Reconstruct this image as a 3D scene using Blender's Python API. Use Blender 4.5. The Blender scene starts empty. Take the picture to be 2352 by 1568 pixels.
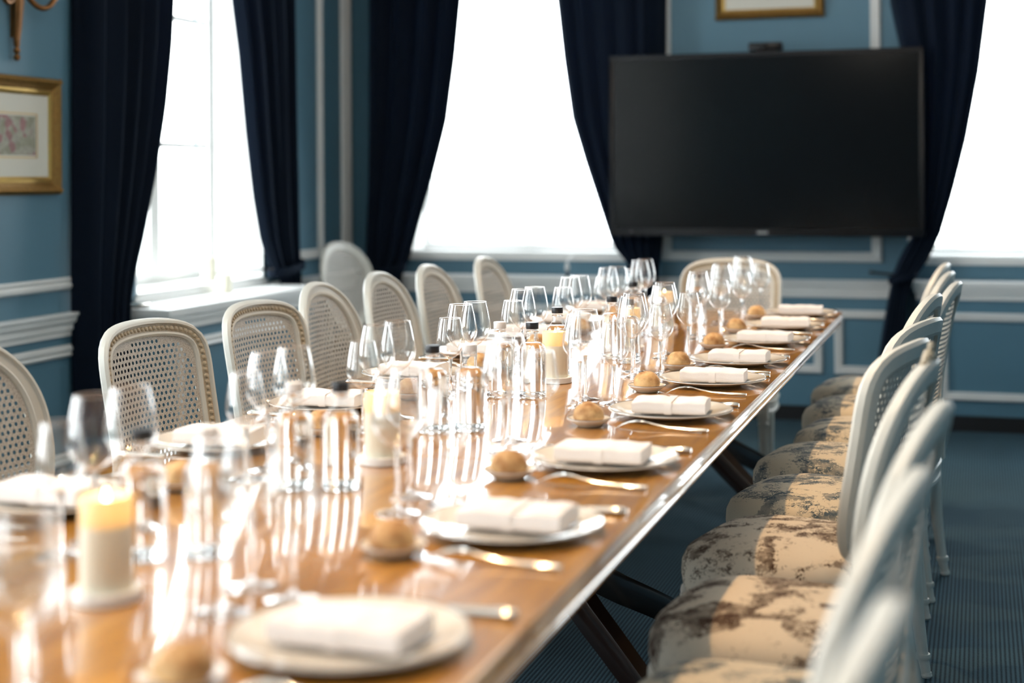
import bpy, bmesh, math, random
from mathutils import Vector, Matrix, noise
PI = math.pi
rnd = random.Random(7)
sc = bpy.context.scene
COL = sc.collection

# ------------------------------------------------------------------ camera, world, lamps, exposure
YAW = math.atan((2250 - 1176) / 3450.0)
ROLL = 0.0062
fw = Vector((-math.sin(YAW), math.cos(YAW), 0))
rt = Vector((math.cos(YAW), math.sin(YAW), 0))
up = Vector((0, 0, 1))
cr, sr = math.cos(ROLL), math.sin(ROLL)
X_ = rt * cr - up * sr
Y_ = rt * sr + up * cr
M = Matrix((X_, Y_, -fw)).transposed().to_4x4()
M.translation = Vector((0, 0, 1.29))
cam_d = bpy.data.cameras.new('camera')
cam = bpy.data.objects.new('camera', cam_d)
COL.objects.link(cam)
cam.matrix_world = M
cam_d.sensor_width = 36
cam_d.lens = 3450 / 2352 * 36
cam_d.shift_y = -(784 - 412) / 2352
cam_d.clip_start = 0.05
cam_d.dof.use_dof = True
cam_d.dof.focus_distance = 3.85
cam_d.dof.aperture_fstop = 1.8
sc.camera = cam

world = bpy.data.worlds.new('overcast_sky')
sc.world = world
world.use_nodes = True
bg = world.node_tree.nodes['Background']
bg.inputs[0].default_value = (0.90, 0.965, 1.0, 1)
bg.inputs[1].default_value = 6.0

sc.view_settings.view_transform = 'Standard'
sc.view_settings.look = 'None'
sc.view_settings.gamma = 1
sc.view_settings.use_curve_mapping = False
sc.view_settings.exposure = 1.0
cy = sc.cycles
cy.max_bounces = 12
cy.diffuse_bounces = 5
cy.glossy_bounces = 6
cy.transmission_bounces = 12
cy.transparent_max_bounces = 40
cy.sample_clamp_indirect = 8
cy.blur_glossy = 0.5
cy.use_adaptive_sampling = True
cy.adaptive_threshold = 0.02


def portal(loc, rot, sx, sy):
    d = bpy.data.lights.new('window_portal', 'AREA')
    d.shape = 'RECTANGLE'
    d.size, d.size_y = sx, sy
    d.cycles.is_portal = True
    o = bpy.data.objects.new('window_portal', d)
    COL.objects.link(o)
    o.location = loc
    o.rotation_euler = rot
    return o


# window openings: (a0, a1, z0, z1)
WL = (5.74, 6.96, 0.79, 2.95)        # left wall, along y
WL2 = (2.45, 4.05, 0.79, 2.95)       # left wall, unseen windows beside the camera, row extended for more daylight
WL3 = (0.10, 1.80, 0.79, 2.95)
WL4 = (-2.0, -0.5, 0.79, 2.95)
WB = (-3.14, -1.80, 0.87, 2.98)      # back wall, along x
WB2 = (-0.36, 1.25, 0.87, 2.98)
for w in (WL, WL2, WL3, WL4):
    portal((-3.88, (w[0] + w[1]) / 2, (w[2] + w[3]) / 2), (0, -PI / 2, 0), w[3] - w[2], w[1] - w[0])
for w in (WB, WB2):
    portal(((w[0] + w[1]) / 2, 8.44, (w[2] + w[3]) / 2), (-PI / 2, 0, 0), w[1] - w[0], w[3] - w[2])



def lamp(loc, power, radius, color, angle):
    d = bpy.data.lights.new('ceiling_spot', 'SPOT')
    d.energy = power
    d.shadow_soft_size = radius
    d.color = color
    d.spot_size = angle
    d.spot_blend = 0.6
    o = bpy.data.objects.new('ceiling_spot', d)
    COL.objects.link(o)
    o.location = loc
    return o


for ly in (1.0, 1.9, 2.8, 3.7, 4.6, 5.5, 6.2):
    lamp((-1.0, ly, 3.02), 46, 0.03, (1.0, 0.61, 0.28), math.radians(60))


# soft fill lights added above the table to lift the shade
for ly in (0.4, 3.2, 5.8):
    d = bpy.data.lights.new('added_fill_light', 'POINT')
    d.energy = 7
    d.shadow_soft_size = 0.22
    d.color = (1.0, 0.88, 0.74)
    o = bpy.data.objects.new('added_fill_light', d)
    COL.objects.link(o)
    o.location = (-0.95, ly, 2.78)

# ------------------------------------------------------------------ node helpers
def new_mat(name):
    m = bpy.data.materials.new(name)
    m.use_nodes = True
    nt = m.node_tree
    nt.nodes.clear()
    out = nt.nodes.new('ShaderNodeOutputMaterial')
    return m, nt, out


def N(nt, t, **kw):
    n = nt.nodes.new(t)
    for k, v in kw.items():
        setattr(n, k, v)
    return n


def P(name, color, rough=0.5, metal=0.0, spec=0.5, coat=0.0, coat_rough=0.1, sheen=0.0, sheen_tint=None,
      noise_scale=None, noise_amt=0.15, bump=0.0, bump_scale=60.0):
    m, nt, out = new_mat(name)
    b = N(nt, 'ShaderNodeBsdfPrincipled')
    b.inputs['Base Color'].default_value = (*color, 1)
    b.inputs['Roughness'].default_value = rough
    b.inputs['Metallic'].default_value = metal
    b.inputs['Specular IOR Level'].default_value = spec
    b.inputs['Coat Weight'].default_value = coat
    b.inputs['Coat Roughness'].default_value = coat_rough
    b.inputs['Sheen Weight'].default_value = sheen
    if sheen_tint:
        b.inputs['Sheen Tint'].default_value = (*sheen_tint, 1)
    tc = N(nt, 'ShaderNodeTexCoord')
    if noise_scale:
        nz = N(nt, 'ShaderNodeTexNoise')
        nz.inputs['Scale'].default_value = noise_scale
        nz.inputs['Detail'].default_value = 4
        nt.links.new(tc.outputs['Object'], nz.inputs['Vector'])
        mx = N(nt, 'ShaderNodeMix', data_type='RGBA')
        mx.inputs[6].default_value = (*[c * (1 - noise_amt) for c in color], 1)
        mx.inputs[7].default_value = (*[min(1, c * (1 + noise_amt)) for c in color], 1)
        nt.links.new(nz.outputs['Fac'], mx.inputs[0])
        nt.links.new(mx.outputs[2], b.inputs['Base Color'])
    if bump:
        nb = N(nt, 'ShaderNodeTexNoise')
        nb.inputs['Scale'].default_value = bump_scale
        nt.links.new(tc.outputs['Object'], nb.inputs['Vector'])
        bp = N(nt, 'ShaderNodeBump')
        bp.inputs['Strength'].default_value = bump
        bp.inputs['Distance'].default_value = 0.002
        nt.links.new(nb.outputs['Fac'], bp.inputs['Height'])
        nt.links.new(bp.outputs[0], b.inputs['Normal'])
    nt.links.new(b.outputs[0], out.inputs[0])
    return m


MT = {}
MT['wall'] = P('blue_wall_paint', (0.086, 0.195, 0.268), 0.5, noise_scale=3, noise_amt=0.05)
MT['white'] = P('white_trim_paint', (0.74, 0.74, 0.72), 0.42, noise_scale=5, noise_amt=0.03)
MT['ceil'] = P('ceiling_paint', (0.78, 0.77, 0.74), 0.7)
MT['black'] = P('black_paint', (0.008, 0.008, 0.009), 0.5)
MT['blind'] = P('white_blind_slat', (0.85, 0.85, 0.85), 0.5)
MT['gold'] = P('gilt_frame', (0.30, 0.165, 0.045), 0.42, metal=0.75, noise_scale=70, noise_amt=0.5, bump=0.5, bump_scale=90)
MT['gold_smooth'] = P('gilt_slip', (0.62, 0.40, 0.12), 0.32, metal=0.8, noise_scale=20, noise_amt=0.15)
MT['mat'] = P('cream_mount_card', (0.66, 0.64, 0.56), 0.8)
MT['brass'] = P('aged_brass', (0.22, 0.10, 0.035), 0.33, metal=0.9, noise_scale=25, noise_amt=0.5)
MT['tv_bezel'] = P('black_bezel', (0.005, 0.005, 0.006), 0.28, spec=0.25)
MT['tv_screen'] = P('dark_screen', (0.0035, 0.0035, 0.0035), 0.16, spec=0.16)
MT['tv_logo'] = P('grey_badge', (0.30, 0.30, 0.30), 0.3, metal=0.5)
MT['mahogany'] = P('dark_mahogany', (0.018, 0.008, 0.005), 0.22, coat=0.4, coat_rough=0.1)
MT['iron'] = P('dark_iron', (0.012, 0.012, 0.014), 0.4, metal=0.5)
MT['chair'] = P('worn_ivory_paint', (0.65, 0.625, 0.56), 0.42, noise_scale=18, noise_amt=0.09, bump=0.15, bump_scale=40)
MT['chair_carve'] = P('antiqued_carving', (0.46, 0.38, 0.27), 0.5, noise_scale=160, noise_amt=0.5)
MT['porcelain'] = P('cream_porcelain', (0.72, 0.68, 0.61), 0.12, coat=0.5, coat_rough=0.03)
MT['rimline'] = P('dark_rim_line', (0.06, 0.07, 0.09), 0.2)
MT['silver'] = P('silver_plate', (0.83, 0.79, 0.72), 0.13, metal=1.0)
MT['linen'] = P('white_linen', (0.76, 0.725, 0.72), 0.85, sheen=0.2, bump=0.25, bump_scale=500)
MT['paper'] = P('white_paper_band', (0.76, 0.725, 0.72), 0.6)
MT['cap_black'] = P('black_screw_cap', (0.012, 0.012, 0.014), 0.35, bump=0.2, bump_scale=200)
MT['cap_white'] = P('white_screw_cap', (0.78, 0.77, 0.76), 0.4)
MT['wick'] = P('burnt_wick', (0.02, 0.015, 0.01), 0.9)
MT['ceramic'] = P('white_ceramic', (0.78, 0.78, 0.76), 0.3)
MT['cord'] = P('white_cord', (0.7, 0.7, 0.7), 0.6)


def carpet():
    m, nt, out = new_mat('ribbed_blue_carpet')
    b = N(nt, 'ShaderNodeBsdfPrincipled')
    b.inputs['Roughness'].default_value = 0.95
    b.inputs['Sheen Weight'].default_value = 0.04
    b.inputs['Specular IOR Level'].default_value = 0.1
    tc = N(nt, 'ShaderNodeTexCoord')
    wv = N(nt, 'ShaderNodeTexWave', wave_type='BANDS', bands_direction='X', wave_profile='SIN')
    wv.inputs['Scale'].default_value = 27.0
    wv.inputs['Distortion'].default_value = 0.12
    wv.inputs['Detail'].default_value = 1.0
    nt.links.new(tc.outputs['Object'], wv.inputs['Vector'])
    wy = N(nt, 'ShaderNodeTexWave', wave_type='BANDS', bands_direction='Y', wave_profile='SIN')
    wy.inputs['Scale'].default_value = 33.0
    nt.links.new(tc.outputs['Object'], wy.inputs['Vector'])
    nz = N(nt, 'ShaderNodeTexNoise')
    nz.inputs['Scale'].default_value = 260
    nz.inputs['Detail'].default_value = 3
    nt.links.new(tc.outputs['Object'], nz.inputs['Vector'])
    nl = N(nt, 'ShaderNodeTexNoise')
    nl.inputs['Scale'].default_value = 2.2
    nt.links.new(tc.outputs['Object'], nl.inputs['Vector'])
    r = N(nt, 'ShaderNodeValToRGB')
    r.color_ramp.elements[0].position = 0.15
    r.color_ramp.elements[0].color = (0.004, 0.019, 0.033, 1)
    r.color_ramp.elements[1].position = 0.62
    r.color_ramp.elements[1].color = (0.055, 0.120, 0.158, 1)
    a = N(nt, 'ShaderNodeMath', operation='MULTIPLY_ADD')
    a.inputs[1].default_value = 0.30
    nt.links.new(wy.outputs['Fac'], a.inputs[0])
    a2 = N(nt, 'ShaderNodeMath', operation='MULTIPLY')
    a2.inputs[1].default_value = 0.62
    nt.links.new(wv.outputs['Fac'], a2.inputs[0])
    nt.links.new(a2.outputs[0], a.inputs[2])
    a3 = N(nt, 'ShaderNodeMath', operation='MULTIPLY_ADD')
    a3.inputs[1].default_value = 0.5
    nt.links.new(nz.outputs['Fac'], a3.inputs[0])
    a4 = N(nt, 'ShaderNodeMath', operation='ADD')
    a4.inputs[1].default_value = -0.24
    nt.links.new(a.outputs[0], a3.inputs[2])
    nt.links.new(a3.outputs[0], a4.inputs[0])
    nt.links.new(a4.outputs[0], r.inputs[0])
    mx = N(nt, 'ShaderNodeMix', data_type='RGBA', blend_type='MULTIPLY')
    mx.inputs[0].default_value = 0.35
    nt.links.new(r.outputs[0], mx.inputs[6])
    nt.links.new(nl.outputs['Fac'], mx.inputs[7])
    nt.links.new(mx.outputs[2], b.inputs['Base Color'])
    bp = N(nt, 'ShaderNodeBump')
    bp.inputs['Strength'].default_value = 0.7
    bp.inputs['Distance'].default_value = 0.003
    nt.links.new(a3.outputs[0], bp.inputs['Height'])
    nt.links.new(bp.outputs[0], b.inputs['Normal'])
    nt.links.new(b.outputs[0], out.inputs[0])
    return m


def wood():
    m, nt, out = new_mat('polished_mahogany_top')
    b = N(nt, 'ShaderNodeBsdfPrincipled')
    b.inputs['Roughness'].default_value = 0.30
    b.inputs['Specular IOR Level'].default_value = 0.5
    b.inputs['Coat Weight'].default_value = 1.0
    b.inputs['Coat Roughness'].default_value = 0.045
    b.inputs['Coat IOR'].default_value = 1.5
    tc = N(nt, 'ShaderNodeTexCoord')
    mp = N(nt, 'ShaderNodeMapping')
    mp.inputs['Scale'].default_value = (9, 0.7, 9)
    nt.links.new(tc.outputs['Object'], mp.inputs['Vector'])
    nz = N(nt, 'ShaderNodeTexNoise')
    nz.inputs['Scale'].default_value = 6
    nz.inputs['Detail'].default_value = 6
    nz.inputs['Distortion'].default_value = 0.6
    nt.links.new(mp.outputs[0], nz.inputs['Vector'])
    r = N(nt, 'ShaderNodeValToRGB')
    r.color_ramp.elements[0].position = 0.3
    r.color_ramp.elements[0].color = (0.29, 0.118, 0.009, 1)
    r.color_ramp.elements[1].position = 0.72
    r.color_ramp.elements[1].color = (0.51, 0.240, 0.022, 1)
    nt.links.new(nz.outputs['Fac'], r.inputs[0])
    nt.links.new(r.outputs[0], b.inputs['Base Color'])
    nt.links.new(b.outputs[0], out.inputs[0])
    return m


def velvet():
    m, nt, out = new_mat('navy_velvet')
    b = N(nt, 'ShaderNodeBsdfPrincipled')
    b.inputs['Base Color'].default_value = (0.0040, 0.0075, 0.0150, 1)
    b.inputs['Roughness'].default_value = 0.85
    b.inputs['Specular IOR Level'].default_value = 0.1
    b.inputs['Sheen Weight'].default_value = 0.20
    b.inputs['Sheen Roughness'].default_value = 0.45
    b.inputs['Sheen Tint'].default_value = (0.16, 0.26, 0.42, 1)
    t = N(nt, 'ShaderNodeBsdfTranslucent')
    t.inputs[0].default_value = (0.0010, 0.0075, 0.020, 1)
    mx = N(nt, 'ShaderNodeAddShader')
    nt.links.new(b.outputs[0], mx.inputs[0])
    nt.links.new(t.outputs[0], mx.inputs[1])
    nt.links.new(mx.outputs[0], out.inputs[0])
    return m


def thin_glass(name, tint=(0.975, 0.985, 0.985), base=0.085, gain=1.0, power=2.7):
    m, nt, out = new_mat(name)
    lw = N(nt, 'ShaderNodeLayerWeight')
    lw.inputs['Blend'].default_value = 0.5
    pw = N(nt, 'ShaderNodeMath', operation='POWER')
    pw.inputs[1].default_value = power
    nt.links.new(lw.outputs['Facing'], pw.inputs[0])
    ml = N(nt, 'ShaderNodeMath', operation='MULTIPLY_ADD', use_clamp=True)
    ml.inputs[1].default_value = gain
    ml.inputs[2].default_value = base
    nt.links.new(pw.outputs[0], ml.inputs[0])
    t = N(nt, 'ShaderNodeBsdfTransparent')
    t.inputs[0].default_value = (*tint, 1)
    g = N(nt, 'ShaderNodeBsdfGlossy')
    g.inputs['Roughness'].default_value = 0.015
    g.inputs['Color'].default_value = (1, 1, 1, 1)
    mx = N(nt, 'ShaderNodeMixShader')
    nt.links.new(ml.outputs[0], mx.inputs[0])
    nt.links.new(t.outputs[0], mx.inputs[1])
    nt.links.new(g.outputs[0], mx.inputs[2])
    nt.links.new(mx.outputs[0], out.inputs[0])
    return m


def solid_glass(name, ior, color=(1, 1, 1)):
    m, nt, out = new_mat(name)
    b = N(nt, 'ShaderNodeBsdfGlass')
    b.inputs['Color'].default_value = (*color, 1)
    b.inputs['IOR'].default_value = ior
    b.inputs['Roughness'].default_value = 0.0
    nt.links.new(b.outputs[0], out.inputs[0])
    return m


def toile(name, ground, ink, sat):
    """cream cotton printed with scattered foliage clumps, twigs and figures"""
    m, nt, out = new_mat(name)
    b = N(nt, 'ShaderNodeBsdfPrincipled')
    b.inputs['Roughness'].default_value = 0.8
    b.inputs['Specular IOR Level'].default_value = 0.2
    tc = N(nt, 'ShaderNodeTexCoord')
    oi = N(nt, 'ShaderNodeObjectInfo')
    off = N(nt, 'ShaderNodeMath', operation='MULTIPLY')
    off.inputs[1].default_value = 37.0
    nt.links.new(oi.outputs['Random'], off.inputs[0])
    va = N(nt, 'ShaderNodeVectorMath', operation='ADD')
    nt.links.new(tc.outputs['Object'], va.inputs[0])
    nt.links.new(off.outputs[0], va.inputs[1])
    # clumps
    c = N(nt, 'ShaderNodeTexNoise')
    c.inputs['Scale'].default_value = 11.0
    c.inputs['Detail'].default_value = 2.5
    c.inputs['Distortion'].default_value = 0.8
    nt.links.new(va.outputs[0], c.inputs['Vector'])
    rc = N(nt, 'ShaderNodeMapRange')
    rc.inputs[1].default_value = 0.40
    rc.inputs[2].default_value = 0.60
    nt.links.new(c.outputs['Fac'], rc.inputs[0])
    # leaf strokes
    f = N(nt, 'ShaderNodeTexNoise')
    f.inputs['Scale'].default_value = 115
    f.inputs['Detail'].default_value = 4
    f.inputs['Roughness'].default_value = 0.65
    f.inputs['Distortion'].default_value = 1.1
    nt.links.new(va.outputs[0], f.inputs['Vector'])
    rf = N(nt, 'ShaderNodeMapRange')
    # strokes crowd together inside a clump and thin out towards its edge
    mu0 = N(nt, 'ShaderNodeMath', operation='MULTIPLY_ADD')
    mu0.inputs[1].default_value = 0.30
    nt.links.new(rc.outputs[0], mu0.inputs[0])
    nt.links.new(f.outputs['Fac'], mu0.inputs[2])
    rf.inputs[1].default_value = 0.655
    rf.inputs[2].default_value = 0.715
    nt.links.new(mu0.outputs[0], rf.inputs[0])
    mu = rf
    # twigs: thin contour lines of a distorted noise
    w = N(nt, 'ShaderNodeTexNoise')
    w.inputs['Scale'].default_value = 13
    w.inputs['Detail'].default_value = 3
    w.inputs['Distortion'].default_value = 1.2
    nt.links.new(va.outputs[0], w.inputs['Vector'])
    s = N(nt, 'ShaderNodeMath', operation='SUBTRACT')
    s.inputs[1].default_value = 0.5
    nt.links.new(w.outputs['Fac'], s.inputs[0])
    ab = N(nt, 'ShaderNodeMath', operation='ABSOLUTE')
    nt.links.new(s.outputs[0], ab.inputs[0])
    rl = N(nt, 'ShaderNodeMapRange')
    rl.inputs[1].default_value = 0.006
    rl.inputs[2].default_value = 0.013
    rl.inputs[3].default_value = 0.8
    rl.inputs[4].default_value = 0.0
    nt.links.new(ab.outputs[0], rl.inputs[0])
    rb = N(nt, 'ShaderNodeMapRange')
    rb.inputs[1].default_value = 0.42
    rb.inputs[2].default_value = 0.50
    nt.links.new(c.outputs['Fac'], rb.inputs[0])
    lb = N(nt, 'ShaderNodeMath', operation='MULTIPLY')
    nt.links.new(rl.outputs[0], lb.inputs[0])
    nt.links.new(rb.outputs[0], lb.inputs[1])
    mxx = N(nt, 'ShaderNodeMath', operation='MAXIMUM')
    nt.links.new(mu.outputs[0], mxx.inputs[0])
    nt.links.new(lb.outputs[0], mxx.inputs[1])
    sm = N(nt, 'ShaderNodeMath', operation='MULTIPLY', use_clamp=True)
    sm.inputs[1].default_value = sat
    tn = N(nt, 'ShaderNodeTexNoise')
    tn.inputs['Scale'].default_value = 34
    tn.inputs['Detail'].default_value = 3
    nt.links.new(va.outputs[0], tn.inputs['Vector'])
    tr = N(nt, 'ShaderNodeMapRange')
    tr.inputs[1].default_value = 0.34
    tr.inputs[2].default_value = 0.60
    tr.inputs[3].default_value = 0.55
    tr.inputs[4].default_value = 1.0
    nt.links.new(tn.outputs['Fac'], tr.inputs[0])
    tm = N(nt, 'ShaderNodeMath', operation='MULTIPLY')
    nt.links.new(mxx.outputs[0], tm.inputs[0])
    nt.links.new(tr.outputs[0], tm.inputs[1])
    nt.links.new(tm.outputs[0], sm.inputs[0])
    mx = N(nt, 'ShaderNodeMix', data_type='RGBA')
    mx.inputs[6].default_value = (*ground, 1)
    mx.inputs[7].default_value = (*ink, 1)
    nt.links.new(sm.outputs[0], mx.inputs[0])
    nt.links.new(mx.outputs[2], b.inputs['Base Color'])
    nt.links.new(b.outputs[0], out.inputs[0])
    return m


def wax():
    m, nt, out = new_mat('ivory_wax')
    b = N(nt, 'ShaderNodeBsdfPrincipled')
    b.inputs['Base Color'].default_value = (0.80, 0.74, 0.55, 1)
    b.inputs['Roughness'].default_value = 0.45
    t = N(nt, 'ShaderNodeBsdfTranslucent')
    t.inputs[0].default_value = (1.0, 0.80, 0.48, 1)
    mx = N(nt, 'ShaderNodeMixShader')
    mx.inputs[0].default_value = 0.35
    nt.links.new(b.outputs[0], mx.inputs[1])
    nt.links.new(t.outputs[0], mx.inputs[2])
    nt.links.new(mx.outputs[0], out.inputs[0])
    return m


def flame_mat():
    m, nt, out = new_mat('candle_flame')
    e = N(nt, 'ShaderNodeEmission')
    e.inputs[0].default_value = (1.0, 0.78, 0.42, 1)
    e.inputs[1].default_value = 14
    nt.links.new(e.outputs[0], out.inputs[0])
    return m


def bread_mat():
    m, nt, out = new_mat('bread_crust')
    b = N(nt, 'ShaderNodeBsdfPrincipled')
    b.inputs['Roughness'].default_value = 0.75
    tc = N(nt, 'ShaderNodeTexCoord')
    n1 = N(nt, 'ShaderNodeTexNoise')
    n1.inputs['Scale'].default_value = 28
    n1.inputs['Detail'].default_value = 6
    nt.links.new(tc.outputs['Object'], n1.inputs['Vector'])
    r = N(nt, 'ShaderNodeValToRGB')
    r.color_ramp.elements[0].position = 0.33
    r.color_ramp.elements[0].color = (0.30, 0.135, 0.04, 1)
    r.color_ramp.elements[1].position = 0.62
    r.color_ramp.elements[1].color = (0.70, 0.47, 0.23, 1)
    nt.links.new(n1.outputs['Fac'], r.inputs[0])
    nt.links.new(r.outputs[0], b.inputs['Base Color'])
    bp = N(nt, 'ShaderNodeBump')
    bp.inputs['Strength'].default_value = 0.6
    bp.inputs['Distance'].default_value = 0.003
    n2 = N(nt, 'ShaderNodeTexNoise')
    n2.inputs['Scale'].default_value = 90
    n2.inputs['Detail'].default_value = 5
    nt.links.new(tc.outputs['Object'], n2.inputs['Vector'])
    nt.links.new(n2.outputs['Fac'], bp.inputs['Height'])
    nt.links.new(bp.outputs[0], b.inputs['Normal'])
    nt.links.new(b.outputs[0], out.inputs[0])
    return m


def map_print():
    m, nt, out = new_mat('old_tinted_map_print')
    b = N(nt, 'ShaderNodeBsdfPrincipled')
    b.inputs['Roughness'].default_value = 0.8
    tc = N(nt, 'ShaderNodeTexCoord')
    v = N(nt, 'ShaderNodeTexVoronoi')
    v.inputs['Scale'].default_value = 32
    nt.links.new(tc.outputs['Object'], v.inputs['Vector'])
    sp = N(nt, 'ShaderNodeSeparateColor')
    nt.links.new(v.outputs['Color'], sp.inputs[0])
    r = N(nt, 'ShaderNodeValToRGB')
    cr_ = r.color_ramp
    cr_.interpolation = 'CONSTANT'
    cr_.elements[0].position = 0.0
    cr_.elements[0].color = (0.52, 0.50, 0.42, 1)
    cr_.elements[1].position = 0.3
    cr_.elements[1].color = (0.42, 0.42, 0.32, 1)
    e = cr_.elements.new(0.55)
    e.color = (0.46, 0.26, 0.26, 1)
    e = cr_.elements.new(0.75)
    e.color = (0.50, 0.48, 0.40, 1)
    nt.links.new(sp.outputs[0], r.inputs[0])
    nz = N(nt, 'ShaderNodeTexNoise')
    nz.inputs['Scale'].default_value = 60
    nz.inputs['Detail'].default_value = 6
    nt.links.new(tc.outputs['Object'], nz.inputs['Vector'])
    mx = N(nt, 'ShaderNodeMix', data_type='RGBA', blend_type='MULTIPLY')
    mx.inputs[0].default_value = 0.6
    nt.links.new(r.outputs[0], mx.inputs[6])
    nt.links.new(nz.outputs['Fac'], mx.inputs[7])
    nt.links.new(mx.outputs[2], b.inputs['Base Color'])
    nt.links.new(b.outputs[0], out.inputs[0])
    return m


def cane_mat():
    m, nt, out = new_mat('woven_cane')
    b = N(nt, 'ShaderNodeBsdfPrincipled')
    b.inputs['Roughness'].default_value = 0.55
    tc = N(nt, 'ShaderNodeTexCoord')
    w = N(nt, 'ShaderNodeTexNoise')
    w.inputs['Scale'].default_value = 300
    nt.links.new(tc.outputs['Object'], w.inputs['Vector'])
    r = N(nt, 'ShaderNodeValToRGB')
    r.color_ramp.elements[0].position = 0.35
    r.color_ramp.elements[0].color = (0.38, 0.34, 0.29, 1)
    r.color_ramp.elements[1].position = 0.6
    r.color_ramp.elements[1].color = (0.58, 0.54, 0.48, 1)
    nt.links.new(w.outputs['Fac'], r.inputs[0])
    nt.links.new(r.outputs[0], b.inputs['Base Color'])
    bp = N(nt, 'ShaderNodeBump')
    bp.inputs['Strength'].default_value = 0.5
    bp.inputs['Distance'].default_value = 0.001
    nt.links.new(w.outputs['Fac'], bp.inputs['Height'])
    nt.links.new(bp.outputs[0], b.inputs['Normal'])
    nt.links.new(b.outputs[0], out.inputs[0])
    return m


MT['carpet'] = carpet()
MT['wood'] = wood()
MT['velvet'] = velvet()
MT['glass'] = thin_glass('thin_clear_glass')
MT['bottle'] = thin_glass('bottle_glass', (0.985, 0.99, 0.99), 0.035, 0.9, 4.5)
MT['foot'] = thin_glass('glass_foot', (0.96, 0.97, 0.97), 0.14, 1.0, 2.6)
MT['pane'] = thin_glass('window_pane_glass', (0.97, 0.98, 0.98), 0.04, 0.6, 5)
MT['stem'] = solid_glass('clear_glass_stem', 1.5)
MT['water'] = solid_glass('water', 1.333, (0.995, 0.998, 0.998))
MT['toile_brown'] = toile('sepia_toile', (0.60, 0.53, 0.43), (0.055, 0.030, 0.019), 1.0)
MT['toile_blue'] = toile('blue_toile', (0.58, 0.52, 0.41), (0.034, 0.070, 0.105), 0.95)
MT['wax'] = wax()
MT['wax_solid'] = P('ivory_wax_solid', (0.80, 0.76, 0.62), 0.4, spec=0.4)
MT['flame'] = flame_mat()
MT['bread'] = bread_mat()
MT['print'] = map_print()
MT['cane'] = cane_mat()


# ------------------------------------------------------------------ mesh helpers
class MB:
    def __init__(s):
        s.v = []
        s.f = []

    def add(s, vs, fs):
        o = len(s.v)
        s.v += [tuple(v) for v in vs]
        s.f += [tuple(i + o for i in f) for f in fs]
        return s

    def box(s, a, b):
        x0, y0, z0 = a
        x1, y1, z1 = b
        return s.add([(x0, y0, z0), (x1, y0, z0), (x1, y1, z0), (x0, y1, z0), (x0, y0, z1), (x1, y0, z1), (x1, y1, z1), (x0, y1, z1)],
                     [(0, 3, 2, 1), (4, 5, 6, 7), (0, 1, 5, 4), (1, 2, 6, 5), (2, 3, 7, 6), (3, 0, 4, 7)])

    def lathe(s, prof, seg=24, cx=0, cy=0, flute=None):
        n = len(prof)
        vs = []
        for i in range(seg):
            a = 2 * PI * i / seg
            for k, (r, z) in enumerate(prof):
                q = r
                if flute and flute[0] <= z <= flute[1] and i % 2:
                    q = r * flute[2]
                vs.append((cx + q * math.cos(a), cy + q * math.sin(a), z))
        fs = []
        for i in range(seg):
            j = (i + 1) % seg
            for k in range(n - 1):
                fs.append((i * n + k, j * n + k, j * n + k + 1, i * n + k + 1))
        return s.add(vs, fs)

    def sweep(s, path, sect, closed=False, up=(0, 0, 1), scale=None, caps=True):
        """sect: list of (side, up) offsets; path: list of Vectors"""
        path = [Vector(p) for p in path]
        n = len(path)
        m = len(sect)
        vs = []
        upv = Vector(up)
        for i, p in enumerate(path):
            if closed:
                t = path[(i + 1) % n] - path[i - 1]
            else:
                t = path[min(i + 1, n - 1)] - path[max(i - 1, 0)]
            t.normalize()
            sd = t.cross(upv)
            if sd.length < 1e-5:
                sd = Vector((1, 0, 0))
            sd.normalize()
            u2 = sd.cross(t)
            k = scale[i] if scale else 1
            for (a, b) in sect:
                vs.append(p + sd * a * k + u2 * b * k)
        fs = []
        for i in range(n if closed else n - 1):
            j = (i + 1) % n
            for q in range(m):
                r = (q + 1) % m
                fs.append((i * m + q, i * m + r, j * m + r, j * m + q))
        if not closed and caps:
            fs.append(tuple(range(m)))
            fs.append(tuple((n - 1) * m + q for q in reversed(range(m))))
        return s.add(vs, fs)

    def mesh(s, name, mat, smooth=True, bevel=None, seg=2, angle=40):
        me = bpy.data.meshes.new(name)
        me.from_pydata(s.v, [], s.f)
        bm = bmesh.new()
        bm.from_mesh(me)
        if bevel:
            bmesh.ops.remove_doubles(bm, verts=bm.verts, dist=1e-6)
            bmesh.ops.bevel(bm, geom=list(bm.edges), offset=bevel, segments=seg, affect='EDGES', profile=0.5)
        bmesh.ops.recalc_face_normals(bm, faces=bm.faces)
        bm.to_mesh(me)
        bm.free()
        if smooth:
            me.polygons.foreach_set('use_smooth', [True] * len(me.polygons))
            me.set_sharp_from_angle(angle=math.radians(angle))
        me.materials.append(mat)
        return me

    def obj(s, name, mat, parent=None, **kw):
        return link(name, s.mesh(name, mat, **kw), parent)


def link(name, me, parent=None, loc=None, rot=None):
    o = bpy.data.objects.new(name, me)
    COL.objects.link(o)
    if parent is not None:
        o.parent = parent
    if loc is not None:
        o.location = loc
    if rot is not None:
        o.rotation_euler = rot
    return o


def tag(o, label=None, cat=None, group=None, kind=None):
    if label:
        o['label'] = label
    if cat:
        o['category'] = cat
    if group:
        o['group'] = group
    if kind:
        o['kind'] = kind
    return o


def thing(name, label, cat, loc=(0, 0, 0), rz=0, group=None):
    o = bpy.data.objects.new(name, None)
    o.empty_display_size = 0.05
    COL.objects.link(o)
    o.location = loc
    o.rotation_euler = (0, 0, rz)
    return tag(o, label, cat, group)


KIDS = {}


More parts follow.
